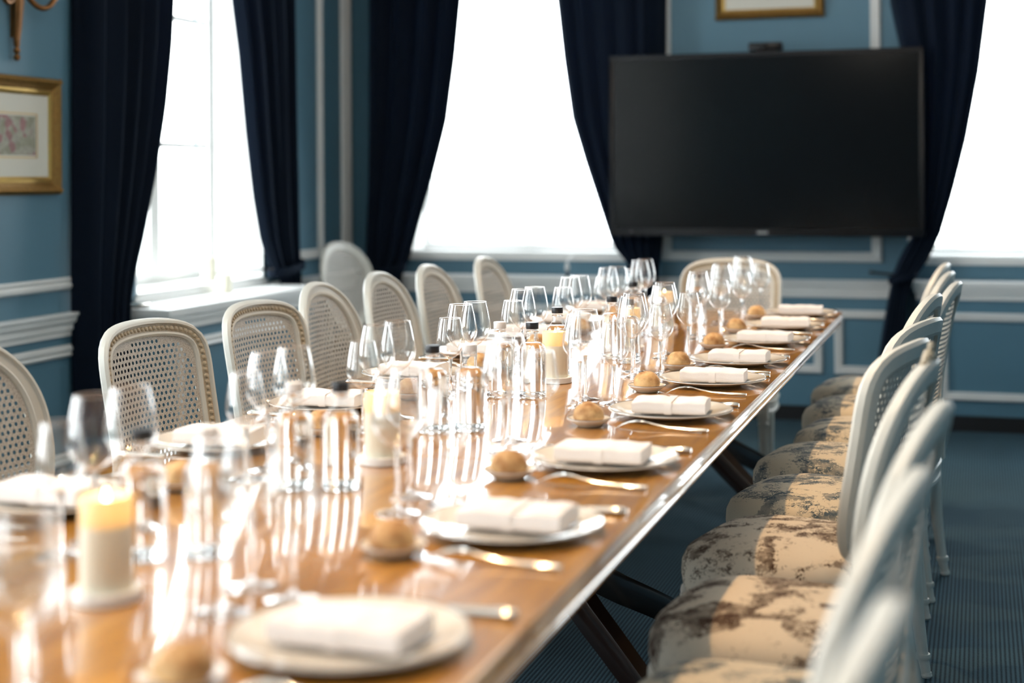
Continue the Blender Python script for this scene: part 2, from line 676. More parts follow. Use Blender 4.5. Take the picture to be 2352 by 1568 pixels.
def dup(root, loc, rz=None, label=None, group=None):
    if root.name not in KIDS:
        ch = [o for o in COL.objects if o.parent == root]
        KIDS[root.name] = [(c, [g for g in COL.objects if g.parent == c]) for c in ch]
    r = root.copy()
    COL.objects.link(r)
    r.location = loc
    if rz is not None:
        r.rotation_euler = (0, 0, rz)
    if label:
        r['label'] = label
    if group:
        r['group'] = group
    for c0, gs in KIDS[root.name]:
        c = c0.copy()
        c.parent = r
        COL.objects.link(c)
        for g0 in gs:
            g = g0.copy()
            g.parent = c
            COL.objects.link(g)
    return r


class Proto:
    """first use moves the built thing itself, later uses copy it"""

    def __init__(s, root):
        s.root = root
        s.used = False

    def put(s, loc, rz, label, group=None):
        if not s.used:
            s.used = True
            s.root.location = loc
            s.root.rotation_euler = (0, 0, rz)
            tag(s.root, label, None, group)
            return s.root
        return dup(s.root, loc, rz, label, group)


def struct(o):
    o['kind'] = 'structure'
    return o


def circ(r, n=10, sy=1.0):
    return [(r * math.cos(2 * PI * i / n), r * sy * math.sin(2 * PI * i / n)) for i in range(n)]


# ------------------------------------------------------------------ room shell
XL, YB, XR, YF, ZC = -3.5, 8.1, 2.4, -2.2, 3.15
struct(MB().box((XL - .4, YF - .1, -0.12), (XR + .1, YB + .4, 0)).obj('floor', MT['carpet'], smooth=False))
struct(MB().box((XL - .4, YF - .1, ZC), (XR + .1, YB + .4, ZC + .15)).obj('ceiling', MT['ceil'], smooth=False))


def wall(name, axis, p0, p1, a0, a1, holes):
    """wall slab between planes p0,p1 on one axis, from a0 to a1 along the other, with rectangular holes"""
    mb = MB()

    def bx(u0, u1, z0, z1):
        if axis == 'x':
            mb.box((p0, u0, z0), (p1, u1, z1))
        else:
            mb.box((u0, p0, z0), (u1, p1, z1))
    u = a0
    for (h0, h1, z0, z1) in sorted(holes):
        bx(u, h0, 0, ZC)
        bx(h0, h1, 0, z0)
        bx(h0, h1, z1, ZC)
        u = h1
    bx(u, a1, 0, ZC)
    return struct(mb.obj(name, MT['wall'], smooth=False))


wall('wall_left', 'x', XL - .4, XL, YF, YB, [WL, WL2, WL3, WL4])
wall('wall_back', 'y', YB, YB + .36, XL - .4, XR, [WB, WB2])
wall('wall_right', 'x', XR, XR + .1, YF, YB + .36, [])
wall('wall_front', 'y', YF - .1, YF, XL - .4, XR + .1, [])

RAIL = [(0, 0.0), (0.014, 0.0), (0.014, 0.020), (0.024, 0.026), (0.024, 0.048), (0.036, 0.058), (0.040, 0.078), (0.048, 0.084), (0.048, 0.095), (0, 0.095)]
PANEL = [(0, 0), (0.008, 0), (0.020, 0.008), (0.022, 0.020), (0.014, 0.030), (0.020, 0.040), (0.008, 0.050), (0, 0.050)]


def extrude(prof, axis, base, a0, a1, z, sgn):
    """moulding of profile (out, up) along the wall"""
    mb = MB()
    n = len(prof)
    vs = []
    for a in (a0, a1):
        for (d, h) in prof:
            vs.append((base + sgn * d, a, z + h) if axis == 'x' else (a, base + sgn * d, z + h))
    fs = [(i, (i + 1) % n, n + (i + 1) % n, n + i) for i in range(n)]
    fs += [tuple(range(n)), tuple(reversed(range(n, 2 * n)))]
    return mb.add(vs, fs)


TRIM_N = [0]


def trim(mb, mat=None, angle=25):
    TRIM_N[0] += 1
    return struct(mb.obj('trim_%d' % TRIM_N[0], mat or MT['white'], angle=angle))


def rail(axis, base, a0, a1, z, sgn):
    trim(extrude(RAIL, axis, base, a0, a1, z, sgn))


def panel(axis, base, a0, a1, z0, z1, sgn, w=0.05):
    """mitred rectangular panel moulding"""
    mb = MB()
    n = len(PANEL)
    k = w / 0.05
    loops = []
    for (a, z, da, dz) in ((a0, z0, 1, 1), (a1, z0, -1, 1), (a1, z1, -1, -1), (a0, z1, 1, -1)):
        loops.append([(a + da * h * k, base + sgn * d, z + dz * h * k) for (d, h) in PANEL])
    vs = []
    for lp in loops:
        for (a, b, z) in lp:
            vs.append((b, a, z) if axis == 'x' else (a, b, z))
    fs = []
    for c in range(4):
        e = (c + 1) % 4
        for q in range(n - 1):
            fs.append((c * n + q, c * n + q + 1, e * n + q + 1, e * n + q))
    mb.add(vs, fs)
    trim(mb)


# left wall mouldings
rail('x', XL, YF, 5.49, 0.675, 1)
rail('x', XL, 7.02, YB, 0.675, 1)
panel('x', XL, 4.12, 5.42, 0.86, 2.85, 1)
panel('x', XL, 2.75, 5.42, 0.16, 0.64, 1)
panel('x', XL, 7.10, 7.67, 0.86, 2.85, 1, 0.055)
panel('x', XL, 7.94, 8.06, 0.86, 2.85, 1, 0.055)
panel('x', XL, 7.10, 7.67, 0.16, 0.60, 1)
# back wall mouldings
rail('y', YB, -1.76, -0.40, 0.655, -1)
panel('y', YB, -1.662, -0.49, 0.842, 2.85, -1, 0.054)
panel('y', YB, -1.70, -0.800, 0.250, 0.590, -1, 0.045)
panel('y', YB, -0.738, -0.41, 0.250, 0.590, -1, 0.045)
rail('y', YB, 1.2, XR, 0.655, -1)
# other walls
rail('x', XR, YF, YB, 0.675, -1)
rail('y', YF, XL, XR, 0.675, 1)


def apron(name, axis, front, back, a0, a1, ztop, lines, sgn):
    """boxed-in sill below a window: blue panelled body"""
    mb = MB()
    if axis == 'x':
        mb.box((back, a0 + .03, 0.0), (front - .035, a1 - .03, ztop - .09))
    else:
        mb.box((a0 + .03, front + .035, 0.0), (a1 - .03, back, ztop - .09))
    o = struct(mb.obj(name, MT['wall'], smooth=False))
    return o


apron('wall_left_sill_box', 'x', -3.19, XL, 5.49, 7.0, 0.76, None, 1)
apron('wall_back_sill_box', 'y', 7.925, YB, -3.16, -1.80, 0.76, None, -1)
apron('wall_back_sill_box', 'y', 7.925, YB, -0.335, 1.15, 0.76, None, -1)


def sill_top(axis, front, back, a0, a1, ztop, sgn):
    """white stepped sill moulding running round three sides"""
    mb = MB()
    for (inset, za, zb) in ((0.0, 0.0, 0.030), (0.010, 0.030, 0.055), (0.022, 0.055, 0.092)):
        if axis == 'x':
            mb.box((back, a0 + inset, ztop - zb), (front - inset, a1 - inset, ztop - za))
        else:
            mb.box((a0 + inset, front + inset, ztop - zb), (a1 - inset, back, ztop - za))
    trim(mb)


sill_top('x', -3.19, XL, 5.49, 7.0, 0.76, 1)
sill_top('y', 7.925, YB, -3.16, -1.80, 0.756, -1)
sill_top('y', 7.925, YB, -0.335, 1.15, 0.756, -1)
panel('x', -3.225, 5.60, 6.88, 0.15, 0.62, 1, 0.045)
panel('y', 7.96, -3.05, -1.92, 0.155, 0.600, -1, 0.042)
panel('y', 7.96, -0.20, 1.05, 0.155, 0.600, -1, 0.042)

# black baseboards
struct(MB().box((-1.77, YB - .02, 0), (-0.31, YB, 0.078)).box((1.12, YB - .02, 0), (XR, YB, 0.078))
       .box((-0.31, 7.94, 0), (1.12, 7.96, 0.078)).box((-3.13, 7.94, 0), (-1.77, 7.96, 0.078)).obj('baseboard_back', MT['black'], smooth=False))
struct(MB().box((XL, YF, 0), (XL + .02, 5.52, 0.078)).box((XL, 7.0, 0), (XL + .02, YB, 0.078))
       .box((-3.225, 5.52, 0), (-3.205, 6.97, 0.078)).obj('baseboard_left', MT['black'], smooth=False))
struct(MB().box((XR - .02, YF, 0), (XR, YB, 0.078)).obj('baseboard_right', MT['black'], smooth=False))


# ------------------------------------------------------------------ windows
def window(name, axis, pos, w, liner, mulls, bars, blinds=False, sgn=1):
    """frame, mullions and glazing bars set at depth pos in the opening w; white reveal boards line it"""
    a0, a1, z0, z1 = w
    root = struct(thing(name, None, None))

    def bx(mb, u0, u1, za, zb, d0, d1):
        if axis == 'x':
            mb.box((d0, u0, za), (d1, u1, zb))
        else:
            mb.box((u0, d0, za), (u1, d1, zb))
    inner = XL if axis == 'x' else YB
    d0, d1 = (pos - .045, pos + .015) if axis == 'x' else (pos - .015, pos + .045)
    l0, l1 = (pos - .05, inner) if axis == 'x' else (inner, pos + .05)
    t = 0.012
    mb = MB()
    bx(mb, a0, a0 + t, z0, z1, l0, l1)
    bx(mb, a1 - t, a1, z0, z1, l0, l1)
    bx(mb, a0, a1, z1 - t, z1, l0, l1)
    bx(mb, a0, a1, z0, z0 + t, l0, l1)
    mb.obj('reveal_board', MT['white'], root, smooth=False)
    f = 0.035
    mb = MB()
    bx(mb, a0 + t, a0 + t + f, z0 + t, z1 - t, d0, d1)
    bx(mb, a1 - t - f, a1 - t, z0 + t, z1 - t, d0, d1)
    bx(mb, a0 + t + f, a1 - t - f, z1 - t - f, z1 - t, d0, d1)
    bx(mb, a0 + t + f, a1 - t - f, z0 + t, z0 + t + f + .012, d0, d1)
    mb.obj('window_frame', MT['white'], root, bevel=0.003, seg=1)
    es = [a0 + t + f] + list(mulls) + [a1 - t - f]
    for m in mulls:
        mb = MB()
        bx(mb, m - .045, m + .045, z0 + t + f, z1 - t - f, d0 - .012 * sgn, d1 + .012 * sgn)
        mb.obj('mullion', MT['white'], root, bevel=0.004, seg=1)
    zs = [z0 + t + f + .012] + list(bars) + [z1 - t - f]
    for i in range(len(es) - 1):
        u0 = es[i] + (.045 if i > 0 else 0)
        u1 = es[i + 1] - (.045 if i < len(es) - 2 else 0)
        for zb in bars:
            mb = MB()
            bx(mb, u0, u1, zb - .014, zb + .014, (d0 + d1) / 2 - .014, (d0 + d1) / 2 + .014)
            mb.obj('glazing_bar', MT['white'], root, smooth=False)
        for k in range(len(zs) - 1):
            g0 = zs[k] + (.014 if k else 0)
            g1 = zs[k + 1] - (.014 if k < len(zs) - 2 else 0)
            mb = MB()
            dm = (d0 + d1) / 2
            q = [(u0, g0), (u1, g0), (u1, g1), (u0, g1)]
            mb.add([((dm, a, z) if axis == 'x' else (a, dm, z)) for (a, z) in q], [(0, 1, 2, 3)])
            mb.obj('pane', MT['pane'], root, smooth=False)
    if blinds:
        mb = MB()
        by = pos - .085
        z = z0 + .055
        while z < z1 - .08:
            c, s_ = math.cos(0.16) * .0115, math.sin(0.16) * .0115
            mb.add([(a0 + .03, by - c, z - s_), (a1 - .03, by - c, z - s_), (a1 - .03, by, z + .0022), (a0 + .03, by, z + .0022),
                    (a1 - .03, by + c, z + s_), (a0 + .03, by + c, z + s_)], [(0, 1, 2, 3), (3, 2, 4, 5)])
            z += 0.026
        sl = mb.obj('blind_slats', MT['blind'], root, smooth=False)
        sl['kind'] = 'stuff'
        MB().box((a0 + .025, by - .012, z0 + .018), (a1 - .025, by + .012, z0 + .034)).obj('blind_bottom_rail', MT['blind'], root, bevel=.003, seg=1)
    return root


window('window_1', 'x', -3.80, WL, None, (6.365,), (1.47, 2.10))
window('window_2', 'y', 8.33, WB, None, (-2.49,), (), True, -1)
window('window_3', 'y', 8.33, WB2, None, (0.36,), (), True, -1)
window('window_4', 'x', -3.80, WL2, None, (3.25,), (1.47, 2.10))
window('window_5', 'x', -3.80, WL3, None, (.95,), (1.47, 2.10))
window('window_6', 'x', -3.80, WL4, None, (-1.25,), (1.47, 2.10))
# architrave/sill nosing of the back windows
for w in (WB, WB2):
    trim(MB().box((w[0] - .03, YB - .03, w[2] - .035), (w[1] + .03, YB + .2, w[2])))
trim(MB().box((XL - .25, WL[0] - .02, WL[2] - .032), (XL + .012, WL[1] + .02, WL[2])))


# ------------------------------------------------------------------ curtains
def lerp_keys(keys, z):
    """keys: (a, z) sorted by falling z"""
    if z >= keys[0][1]:
        return keys[0][0]
    for (a0, z0), (a1, z1) in zip(keys, keys[1:]):
        if z >= z1:
            t = (z0 - z) / (z0 - z1)
            return a0 + (a1 - a0) * t
    return keys[-1][0]


def curtain(label, axis, plane, lk, rk, folds, sgn, ztop=3.0, zbot=0.012, amp=0.04, seed=0, tie=None, ret=None):
    root = thing('curtain', label, 'curtain', (0, 0, 0), 0, 'navy velvet curtains at the windows')
    mb = MB()
    nu, nv = folds * 10 + 1, 64
    vs = []
    r = random.Random(seed)
    ph = [r.uniform(-.5, .5) for _ in range(folds + 1)]
    for j in range(nv):
        z = ztop + (zbot - ztop) * j / (nv - 1)
        a, b = lerp_keys(lk, z), lerp_keys(rk, z)
        width = abs(b - a)
        for i in range(nu):
            u = i / (nu - 1)
            k = u * folds
            k0 = int(min(k, folds - 1))
            p = ph[k0] * (1 - (k - k0)) + ph[k0 + 1] * (k - k0)
            s = math.sin(2 * PI * (k + .35 * p) + .4 * math.sin(1.3 * z + seed))
            d = amp * (0.75 + .5 * abs(p)) * s * min(1, .55 + width * .8)
            aa = a + (b - a) * (u + .012 * math.sin(2 * PI * k * 2))
            if ret:                      # the outer edge turns back to the wall
                q = max(0, 1 - (u if ret[0] == 'l' else 1 - u) / .14)
                d = d * (1 - q) - ret[1] * q
            vs.append((plane + sgn * d, aa, z) if axis == 'x' else (aa, plane + sgn * d, z))
    fs = [(j * nu + i, j * nu + i + 1, (j + 1) * nu + i + 1, (j + 1) * nu + i) for j in range(nv - 1) for i in range(nu - 1)]
    mb.add(vs, fs)
    me = mb.mesh('drape', MT['velvet'], angle=180)
    o = link('drape', me, root)
    so = o.modifiers.new('thick', 'SOLIDIFY')
    so.thickness = 0.004
    if tie:
        (za, zb, hook) = tie
        z = (za + zb) / 2
        a, b = lerp_keys(lk, z), lerp_keys(rk, z)
        n = 28
        path = []
        for i in range(n):
            t = 2 * PI * i / n
            ca, cd = (a + b) / 2 + (abs(b - a) / 2 + .012) * math.cos(t), (amp + .03) * math.sin(t)
            tilt = .02 * math.cos(t)
            path.append((plane + sgn * cd, ca, z + tilt) if axis == 'x' else (ca, plane + sgn * cd, z + tilt))
        h = (za - zb) / 2
        MB().sweep(path, [(-.003, -h), (.003, -h), (.003, h), (-.003, h)], closed=True).obj('tieback', MT['velvet'], root, angle=50)
        if hook:
            MB().sweep(hook, circ(.006, 8)).obj('holdback_hook', MT['iron'], root)
    return root


curtain('dark navy velvet curtain hanging beside the gilt framed map, before the white sill', 'x', -3.36,
        [(5.25, 3.0), (5.24, 1.5), (5.23, .95), (5.24, 0)], [(6.02, 3.0), (5.864, 2.088), (5.839, 1.894), (5.773, 1.605), (5.68, 1.322), (5.573, 1.065), (5.503, .923), (5.462, .80), (5.455, .70), (5.45, 0)],
        5, 1, amp=.042, seed=3, ret=('l', .125))
curtain('blue velvet curtain tied back at the far side of the deep casement window with candles', 'x', -3.425,
        [(6.36, 3.0), (6.538, 2.165), (6.602, 1.918), (6.665, 1.538), (6.731, 1.216), (6.80, .997), (6.90, .85), (7.02, .79), (7.03, 0)], [(7.26, 3.0), (7.24, 2.2), (7.224, .774), (7.23, 0)],
        5, 1, amp=.038, seed=8, ret=('r', .066), tie=(.86, .82, [(-3.40, 6.87, .845), (-3.42, 6.80, .85), (-3.46, 6.77, .845), (-3.50, 6.765, .845)]))
curtain('navy velvet curtain in the corner behind the lone cane chair', 'y', 7.84,
        [(-3.36, 3.0), (-3.36, 0)], [(-2.62, 3.0), (-2.728, 2.285), (-2.761, 1.972), (-2.814, 1.611), (-2.894, 1.322), (-2.973, 1.079), (-3.039, .86), (-3.085, .774), (-3.10, .65), (-3.06, 0)],
        5, -1, amp=.040, seed=12, ret=('l', .25), tie=(.80, .765, None))
curtain('navy velvet curtain pulled aside between the middle window and the television', 'y', 7.885,
        [(-2.30, 3.0), (-2.195, 2.263), (-2.161, 1.954), (-2.114, 1.623), (-2.042, 1.386), (-1.971, 1.175), (-1.90, .964), (-1.865, .894), (-1.80, .835), (-1.775, .75), (-1.79, 0)],
        [(-1.60, 3.0), (-1.625, 2.239), (-1.655, .977), (-1.672, .849), (-1.68, .75), (-1.66, 0)], 5, -1, amp=.022, seed=21, ret=('r', .205), tie=(.845, .81, None))
curtain('navy velvet curtain gathered low between the television and the bright window', 'y', 7.875,
        [(-.50, 3.0), (-.438, 2.19), (-.376, 1.9), (-.325, 1.0), (-.393, .885), (-.436, .774), (-.47, .596), (-.51, .351), (-.53, 0)],
        [(.14, 3.0), (.047, 2.17), (.003, 1.824), (-.061, 1.476), (-.126, 1.215), (-.19, .996), (-.254, .864), (-.318, .775), (-.355, .665), (-.362, .51), (-.375, .421), (-.36, 0)],
        5, -1, amp=.030, seed=33, ret=('l', .215), tie=(.80, .765, [(-.42, 7.86, .795), (-.50, 7.88, .80), (-.545, 7.95, .798), (-.545, 8.1, .798)]))


# ------------------------------------------------------------------ television, webcam, pictures, wall light
tv = thing('television', 'large black flat screen television on the back wall between the curtains', 'television', (-1.07, 7.78, 1.465))
MB().box((-.805, 0, -.476), (.805, .055, .476)).obj('casing', MT['tv_bezel'], tv, bevel=.006)
mb = MB()
for (a, b) in (((-.805, -.008, .452), (.805, 0, .476)), ((-.805, -.008, -.476), (.805, 0, -.436)), ((-.805, -.008, -.436), (-.782, 0, .452)), ((.782, -.008, -.436), (.805, 0, .452))):
    mb.box(a, b)
mb.obj('bezel', MT['tv_bezel'], tv, bevel=.002, seg=1)
MB().box((-.782, -.003, -.436), (.782, .002, .452)).obj('screen', MT['tv_screen'], tv, smooth=False)
MB().box((-.028, -.0105, -.464), (.028, -.007, -.450)).obj('maker_badge', MT['tv_logo'], tv, smooth=False)
MB().lathe([(0, 0), (.006, 0), (.006, .003), (0, .003)], 10, -.69, 0).obj('sensor_dot', MT['tv_logo'], tv).location = (0, -.010, -.456)
MB().box((-.35, .055, -.2), (.35, .075, .2)).box((-.06, .075, -.08), (.06, .319, .08)).obj('wall_bracket', MT['iron'], tv, bevel=.004, seg=1)
wc = thing('video_bar', 'small black camera bar standing on top of the television', 'camera', (-1.053, 7.79, 1.941))
MB().box((-.088, 0, .006), (.088, .055, .050)).obj('body', MT['tv_bezel'], wc, bevel=.008)
MB().box((-.05, .005, 0), (.05, .05, .008)).obj('foot', MT['iron'], wc, bevel=.002, seg=1)
MB().lathe([(0, 0), (.011, 0), (.013, .004), (.009, .006), (0, .005)], 16).obj('lens', MT['tv_screen'], wc).matrix_local = Matrix.Translation((0, 0, .028)) @ Matrix.Rotation(PI / 2, 4, 'X')


def picture(label, w, h, border, slip, mount, loc, rz, pr_mat, backless=False):
    """front faces -y in local space, bottom centre at origin"""
    root = thing('framed_picture', label, 'picture', loc, rz)
    prof = [(0, 0), (0, -.012), (.008, -.022), (border * .35, -.030), (border * .6, -.024), (border * .7, -.018), (border - .004, -.014), (border, -.008), (border, 0)]

    def ring(prof, x0, x1, z0, z1):
        mb = MB()
        n = len(prof)
        vs = []
        for (x, z, dx, dz) in ((x0, z0, 1, 1), (x1, z0, -1, 1), (x1, z1, -1, -1), (x0, z1, 1, -1)):
            vs += [(x + dx * q, d, z + dz * q) for (q, d) in prof]
        fs = []
        for c in range(4):
            e = (c + 1) % 4
            for q in range(n):
                r = (q + 1) % n
                fs.append((c * n + q, c * n + r, e * n + r, e * n + q))
        return mb.add(vs, fs)
    ring(prof, -w / 2, w / 2, 0, h).obj('gilt_frame', MT['gold'], root, angle=30)
    # carved knurls along the frame's crest
    mb = MB()
    st = .013
    cz = border * .32
    pts = []
    k = int(w / st)
    for i in range(k):
        x = -w / 2 + (i + .5) * w / k
        pts += [(x, cz), (x, h - cz)]
    k = int(h / st)
    for i in range(k):
        z = (i + .5) * h / k
        pts += [(-w / 2 + cz, z), (w / 2 - cz, z)]
    for (x, z) in pts:
        r = border * .2
        y = -.027
        vs = [(x - r, y, z), (x, y, z - r), (x + r, y, z), (x, y, z + r), (x, y - .007, z)]
        mb.add(vs, [(0, 1, 4), (1, 2, 4), (2, 3, 4), (3, 0, 4)])
    kn = mb.obj('carved_ornament', MT['gold'], root, smooth=False)
    kn['kind'] = 'stuff'
    b = border
    ring([(0, -.010), (slip * .5, -.013), (slip, -.006), (slip, -.001), (0, -.001)], -w / 2 + b, w / 2 - b, b, h - b).obj('gilt_slip', MT['gold_smooth'], root, angle=30)
    q = b + slip
    MB().box((-w / 2 + b, -.006, b), (w / 2 - b, -.001, h - b)).obj('mount', MT['mat'], root, smooth=False)
    m = q + mount
    MB().box((-w / 2 + m, -.0075, m), (w / 2 - m, -.0055, h - m)).obj('print', pr_mat, root, smooth=False)
    ring([(0, -.0082), (.003, -.0082), (.003, -.006), (0, -.006)], -w / 2 + m - .010, w / 2 - m + .010, m - .010, h - m + .010).obj('gilt_fillet', MT['gold_smooth'], root, smooth=False)
    return root


# its right end shows at the frame's edge; it faces into the room (+x)
picture('gilt framed antique map hanging on the blue wall below the brass wall light', .62, .455, .046, .024, .082, (-3.498, 5.16 - .31, 1.242), PI / 2, MT['print'])
picture('gilt framed picture above the television, only its lower edge in view', .58, .80, .040, .014, .26, (-1.069, 8.096, 2.142), 0, MT['print'])

sconce = thing('wall_light', 'aged brass candle wall light fixed above the framed map', 'wall lamp', (-3.5, 4.88, 1.75))
mb = MB()
mb.sweep([(.018, 0, .075), (.022, 0, .12), (.026, 0, .2), (.03, 0, .30), (.028, 0, .42)], [(-.018, -.012), (.018, -.012), (.024, .004), (.012, .016), (-.012, .016), (-.024, .004)], up=(1, 0, 0), scale=[.6, .75, .95, 1.15, .9])
mb.box((0, -.016, .09), (.02, .016, .42))
mb.obj('back_plate', MT['brass'], sconce, angle=35)
MB().lathe([(0, 0), (.010, .004), (.014, .014), (.010, .024), (.006, .028), (.012, .034), (.013, .044), (.008, .052), (.012, .060), (.012, .080), (0, .082)], 14, .018, 0).obj('finial', MT['brass'], sconce)
mb = MB()
for s in (-1, 1):
    pts = []
    for i in range(26):
        t = i / 25
        a = -PI * .5 - PI * 1.05 * t
        pts.append((.035 + .05 * t, s * (.02 + .20 * t), .27 - .060 * math.sin(PI * min(1, t * 1.15)) + (.10 * max(0, t - .6) ** 1.2)))
    arm = MB().sweep(pts, circ(.011, 10), up=(1, 0, 0)).obj('arm', MT['brass'], sconce)
    cup = MB().lathe([(0, 0), (.03, .004), (.034, .012), (.016, .018), (.014, .05), (0, .05)], 16).obj('candle_cup', MT['brass'], sconce)
    cup.location = (.085, s * .22, .30)
    MB().lathe([(0, .05), (.011, .05), (.011, .13), (0, .13)], 12).obj('candle_tube', MT['wax'], cup)

# ------------------------------------------------------------------ dining table
TXC, TW, TY0, TY1, TZ = -1.0565, 1.083, 0.62, 6.03, 0.76
table = thing('dining_table', 'long polished mahogany dining table laid for a banquet, reeded edge', 'table', (TXC, 0, 0))
EDGE = [(0.0, 0.0), (.003, -.0010), (.0046, -.0045), (.003, -.0080), (.0002, -.0088), (.003, -.0096), (.0050, -.0132), (.003, -.0168), (.0004, -.0176), (.0032, -.0184), (.0054, -.0220), (.0035, -.0258),
        (-.004, -.0270), (-.0055, -.043), (-.003, -.045), (-.003, -.049), (-.05, -.049)]
cuts = [TY0, 1.722, 2.706, 4.194, 5.25, TY1]
for i in range(5):
    y0, y1 = cuts[i] + (.0006 if i else 0), cuts[i + 1] - (.0006 if i < 4 else 0)
    mb = MB()
    prof = []
    hw = TW / 2 - .006
    left = [(-hw - d, TZ + h) for (d, h) in EDGE]
    right = [(hw + d, TZ + h) for (d, h) in EDGE]
    loop = left[::-1] + right
    n = len(loop)
    vs = []
    # slight chamfer along each joint so the leaves read apart
    ys = [(y0, .0022), (y0 + .0022, 0), (y1 - .0022, 0), (y1, .0022)]
    if i == 4:
        ys = [(y0, .0022), (y0 + .0022, 0), (y1 - .012, 0), (y1 - .004, .0), (y1, .006)]
    if i == 0:
        ys = [(y0, .006), (y0 + .006, 0), (y1 - .0022, 0), (y1, .0022)]
    for (yy, drop) in ys:
        for (x, z) in loop:
            q = 1 - drop / .55
            vs.append((x * q, yy, z - drop if z > TZ - .02 else z))
    fs = []
    for k in range(len(ys) - 1):
        for q in range(n):
            r = (q + 1) % n
            fs.append((k * n + q, k * n + r, (k + 1) * n + r, (k + 1) * n + q))
    fs += [tuple(range(n)), tuple(reversed(range((len(ys) - 1) * n, len(ys) * n)))]
    mb.add(vs, fs)
    mb.obj('table_leaf', MT['wood'], table, angle=30)
MB().box((-.36, TY0 + .25, .665), (.36, TY1 - .25, .712)).obj('under_frame', MT['mahogany'], table, bevel=.004, seg=1)
for py in (1.66, 3.68, 5.70):
    pd = MB().lathe([(0, .666), (.13, .666), (.13, .645), (.06, .62), (.045, .58), (.062, .55), (.072, .50), (.05, .44), (.045, .40), (.08, .385), (.085, .365), (.085, .25), (.07, .235), (0, .235)], 24, 0, py).obj('pedestal', MT['mahogany'], table)
    for az in (45, -42, 135, 222):
        a = math.radians(az)
        prof = [(.03, .325), (.08, .300), (.14, .262), (.21, .222), (.29, .182), (.37, .140), (.45, .098), (.52, .064), (.575, .042), (.61, .034)]
        pts = [(r * math.cos(a), py + r * math.sin(a), z) for (r, z) in prof]
        MB().sweep(pts, [(-.024, -.036), (.024, -.036), (.026, .018), (.018, .034), (-.018, .034), (-.026, .018)], scale=[1.15, 1.12, 1.1, 1.06, 1.02, .98, .92, .86, .82, .80]).obj('sabre_leg', MT['mahogany'], pd, angle=30)

# ------------------------------------------------------------------ chairs


def back_map(w, h, off=0.0, curve=0.80, lean=0.17):
    """point of the chair back: w across, h height, off towards the sitter"""
    return Vector((-0.190 - (h - .47) * lean + curve * w * w + off, w, h - off * lean * .6))


def outline(kind, n=72, grow=0.0):
    pts = []
    for i in range(n):
        t = 2 * PI * i / n
        c, s = math.cos(t), math.sin(t)
        if kind == 'oval':
            a, b, hc, e = .198 + grow, .212 + grow, .728, 2.25
            taper = 1.0 + .03 * s
        else:
            a, b, hc, e = .196 + grow, .202 + grow, .700, 5.6
            taper = 1.0 + .075 * s
        x = a * math.copysign(abs(c) ** (2 / e), c) * taper
        y = b * math.copysign(abs(s) ** (2 / e), s)
        if kind != 'oval' and s > 0:
            y += .016 * math.cos(PI * .5 * min(1, abs(x) / a))
        pts.append((x, hc + y))
    return pts


def even(pts, n):
    """closed outline resampled at equal steps"""
    L = [math.hypot(pts[(i + 1) % len(pts)][0] - p[0], pts[(i + 1) % len(pts)][1] - p[1]) for i, p in enumerate(pts)]
    tot = sum(L)
    out, i, acc = [], 0, 0.0
    for k in range(n):
        d = tot * k / n
        while acc + L[i] < d:
            acc += L[i]
            i += 1
        t = (d - acc) / L[i]
        a, b = pts[i], pts[(i + 1) % len(pts)]
        out.append((a[0] + (b[0] - a[0]) * t, a[1] + (b[1] - a[1]) * t))
    return out


def frame_mesh(kind):
    prof = [(-.023, -.010), (-.021, .004), (-.015, .009), (-.011, .0075), (-.0095, .0055), (.0095, .0055), (.011, .009), (.013, .013), (.019, .012), (.023, .004), (.023, -.010), (.014, -.017), (-.014, -.017)]
    n = 72
    base = even(outline(kind, 400), n)
    mb = MB()
    vs = []
    m = len(prof)
    for i in range(n):
        x0, h0 = base[i - 1]
        x1, h1 = base[(i + 1) % n]
        nx, nh = (h1 - h0), -(x1 - x0)
        L = math.hypot(nx, nh)
        nx, nh = nx / L, nh / L
        x, h = base[i]
        for (r, o) in prof:
            vs.append(back_map(x + nx * r, h + nh * r, o))
    fs = []
    for i in range(n):
        j = (i + 1) % n
        for q in range(m):
            r = (q + 1) % m
            fs.append((i * m + q, i * m + r, j * m + r, j * m + q))
    mb.add(vs, fs)
    return mb.mesh('back_frame', MT['chair'], angle=28)


def inside(poly, x, y):
    c = False
    n = len(poly)
    for i in range(n):
        x0, y0 = poly[i]
        x1, y1 = poly[i - 1]
        if (y0 > y) != (y1 > y) and x < (x1 - x0) * (y - y0) / (y1 - y0) + x0:
            c = not c
    return c


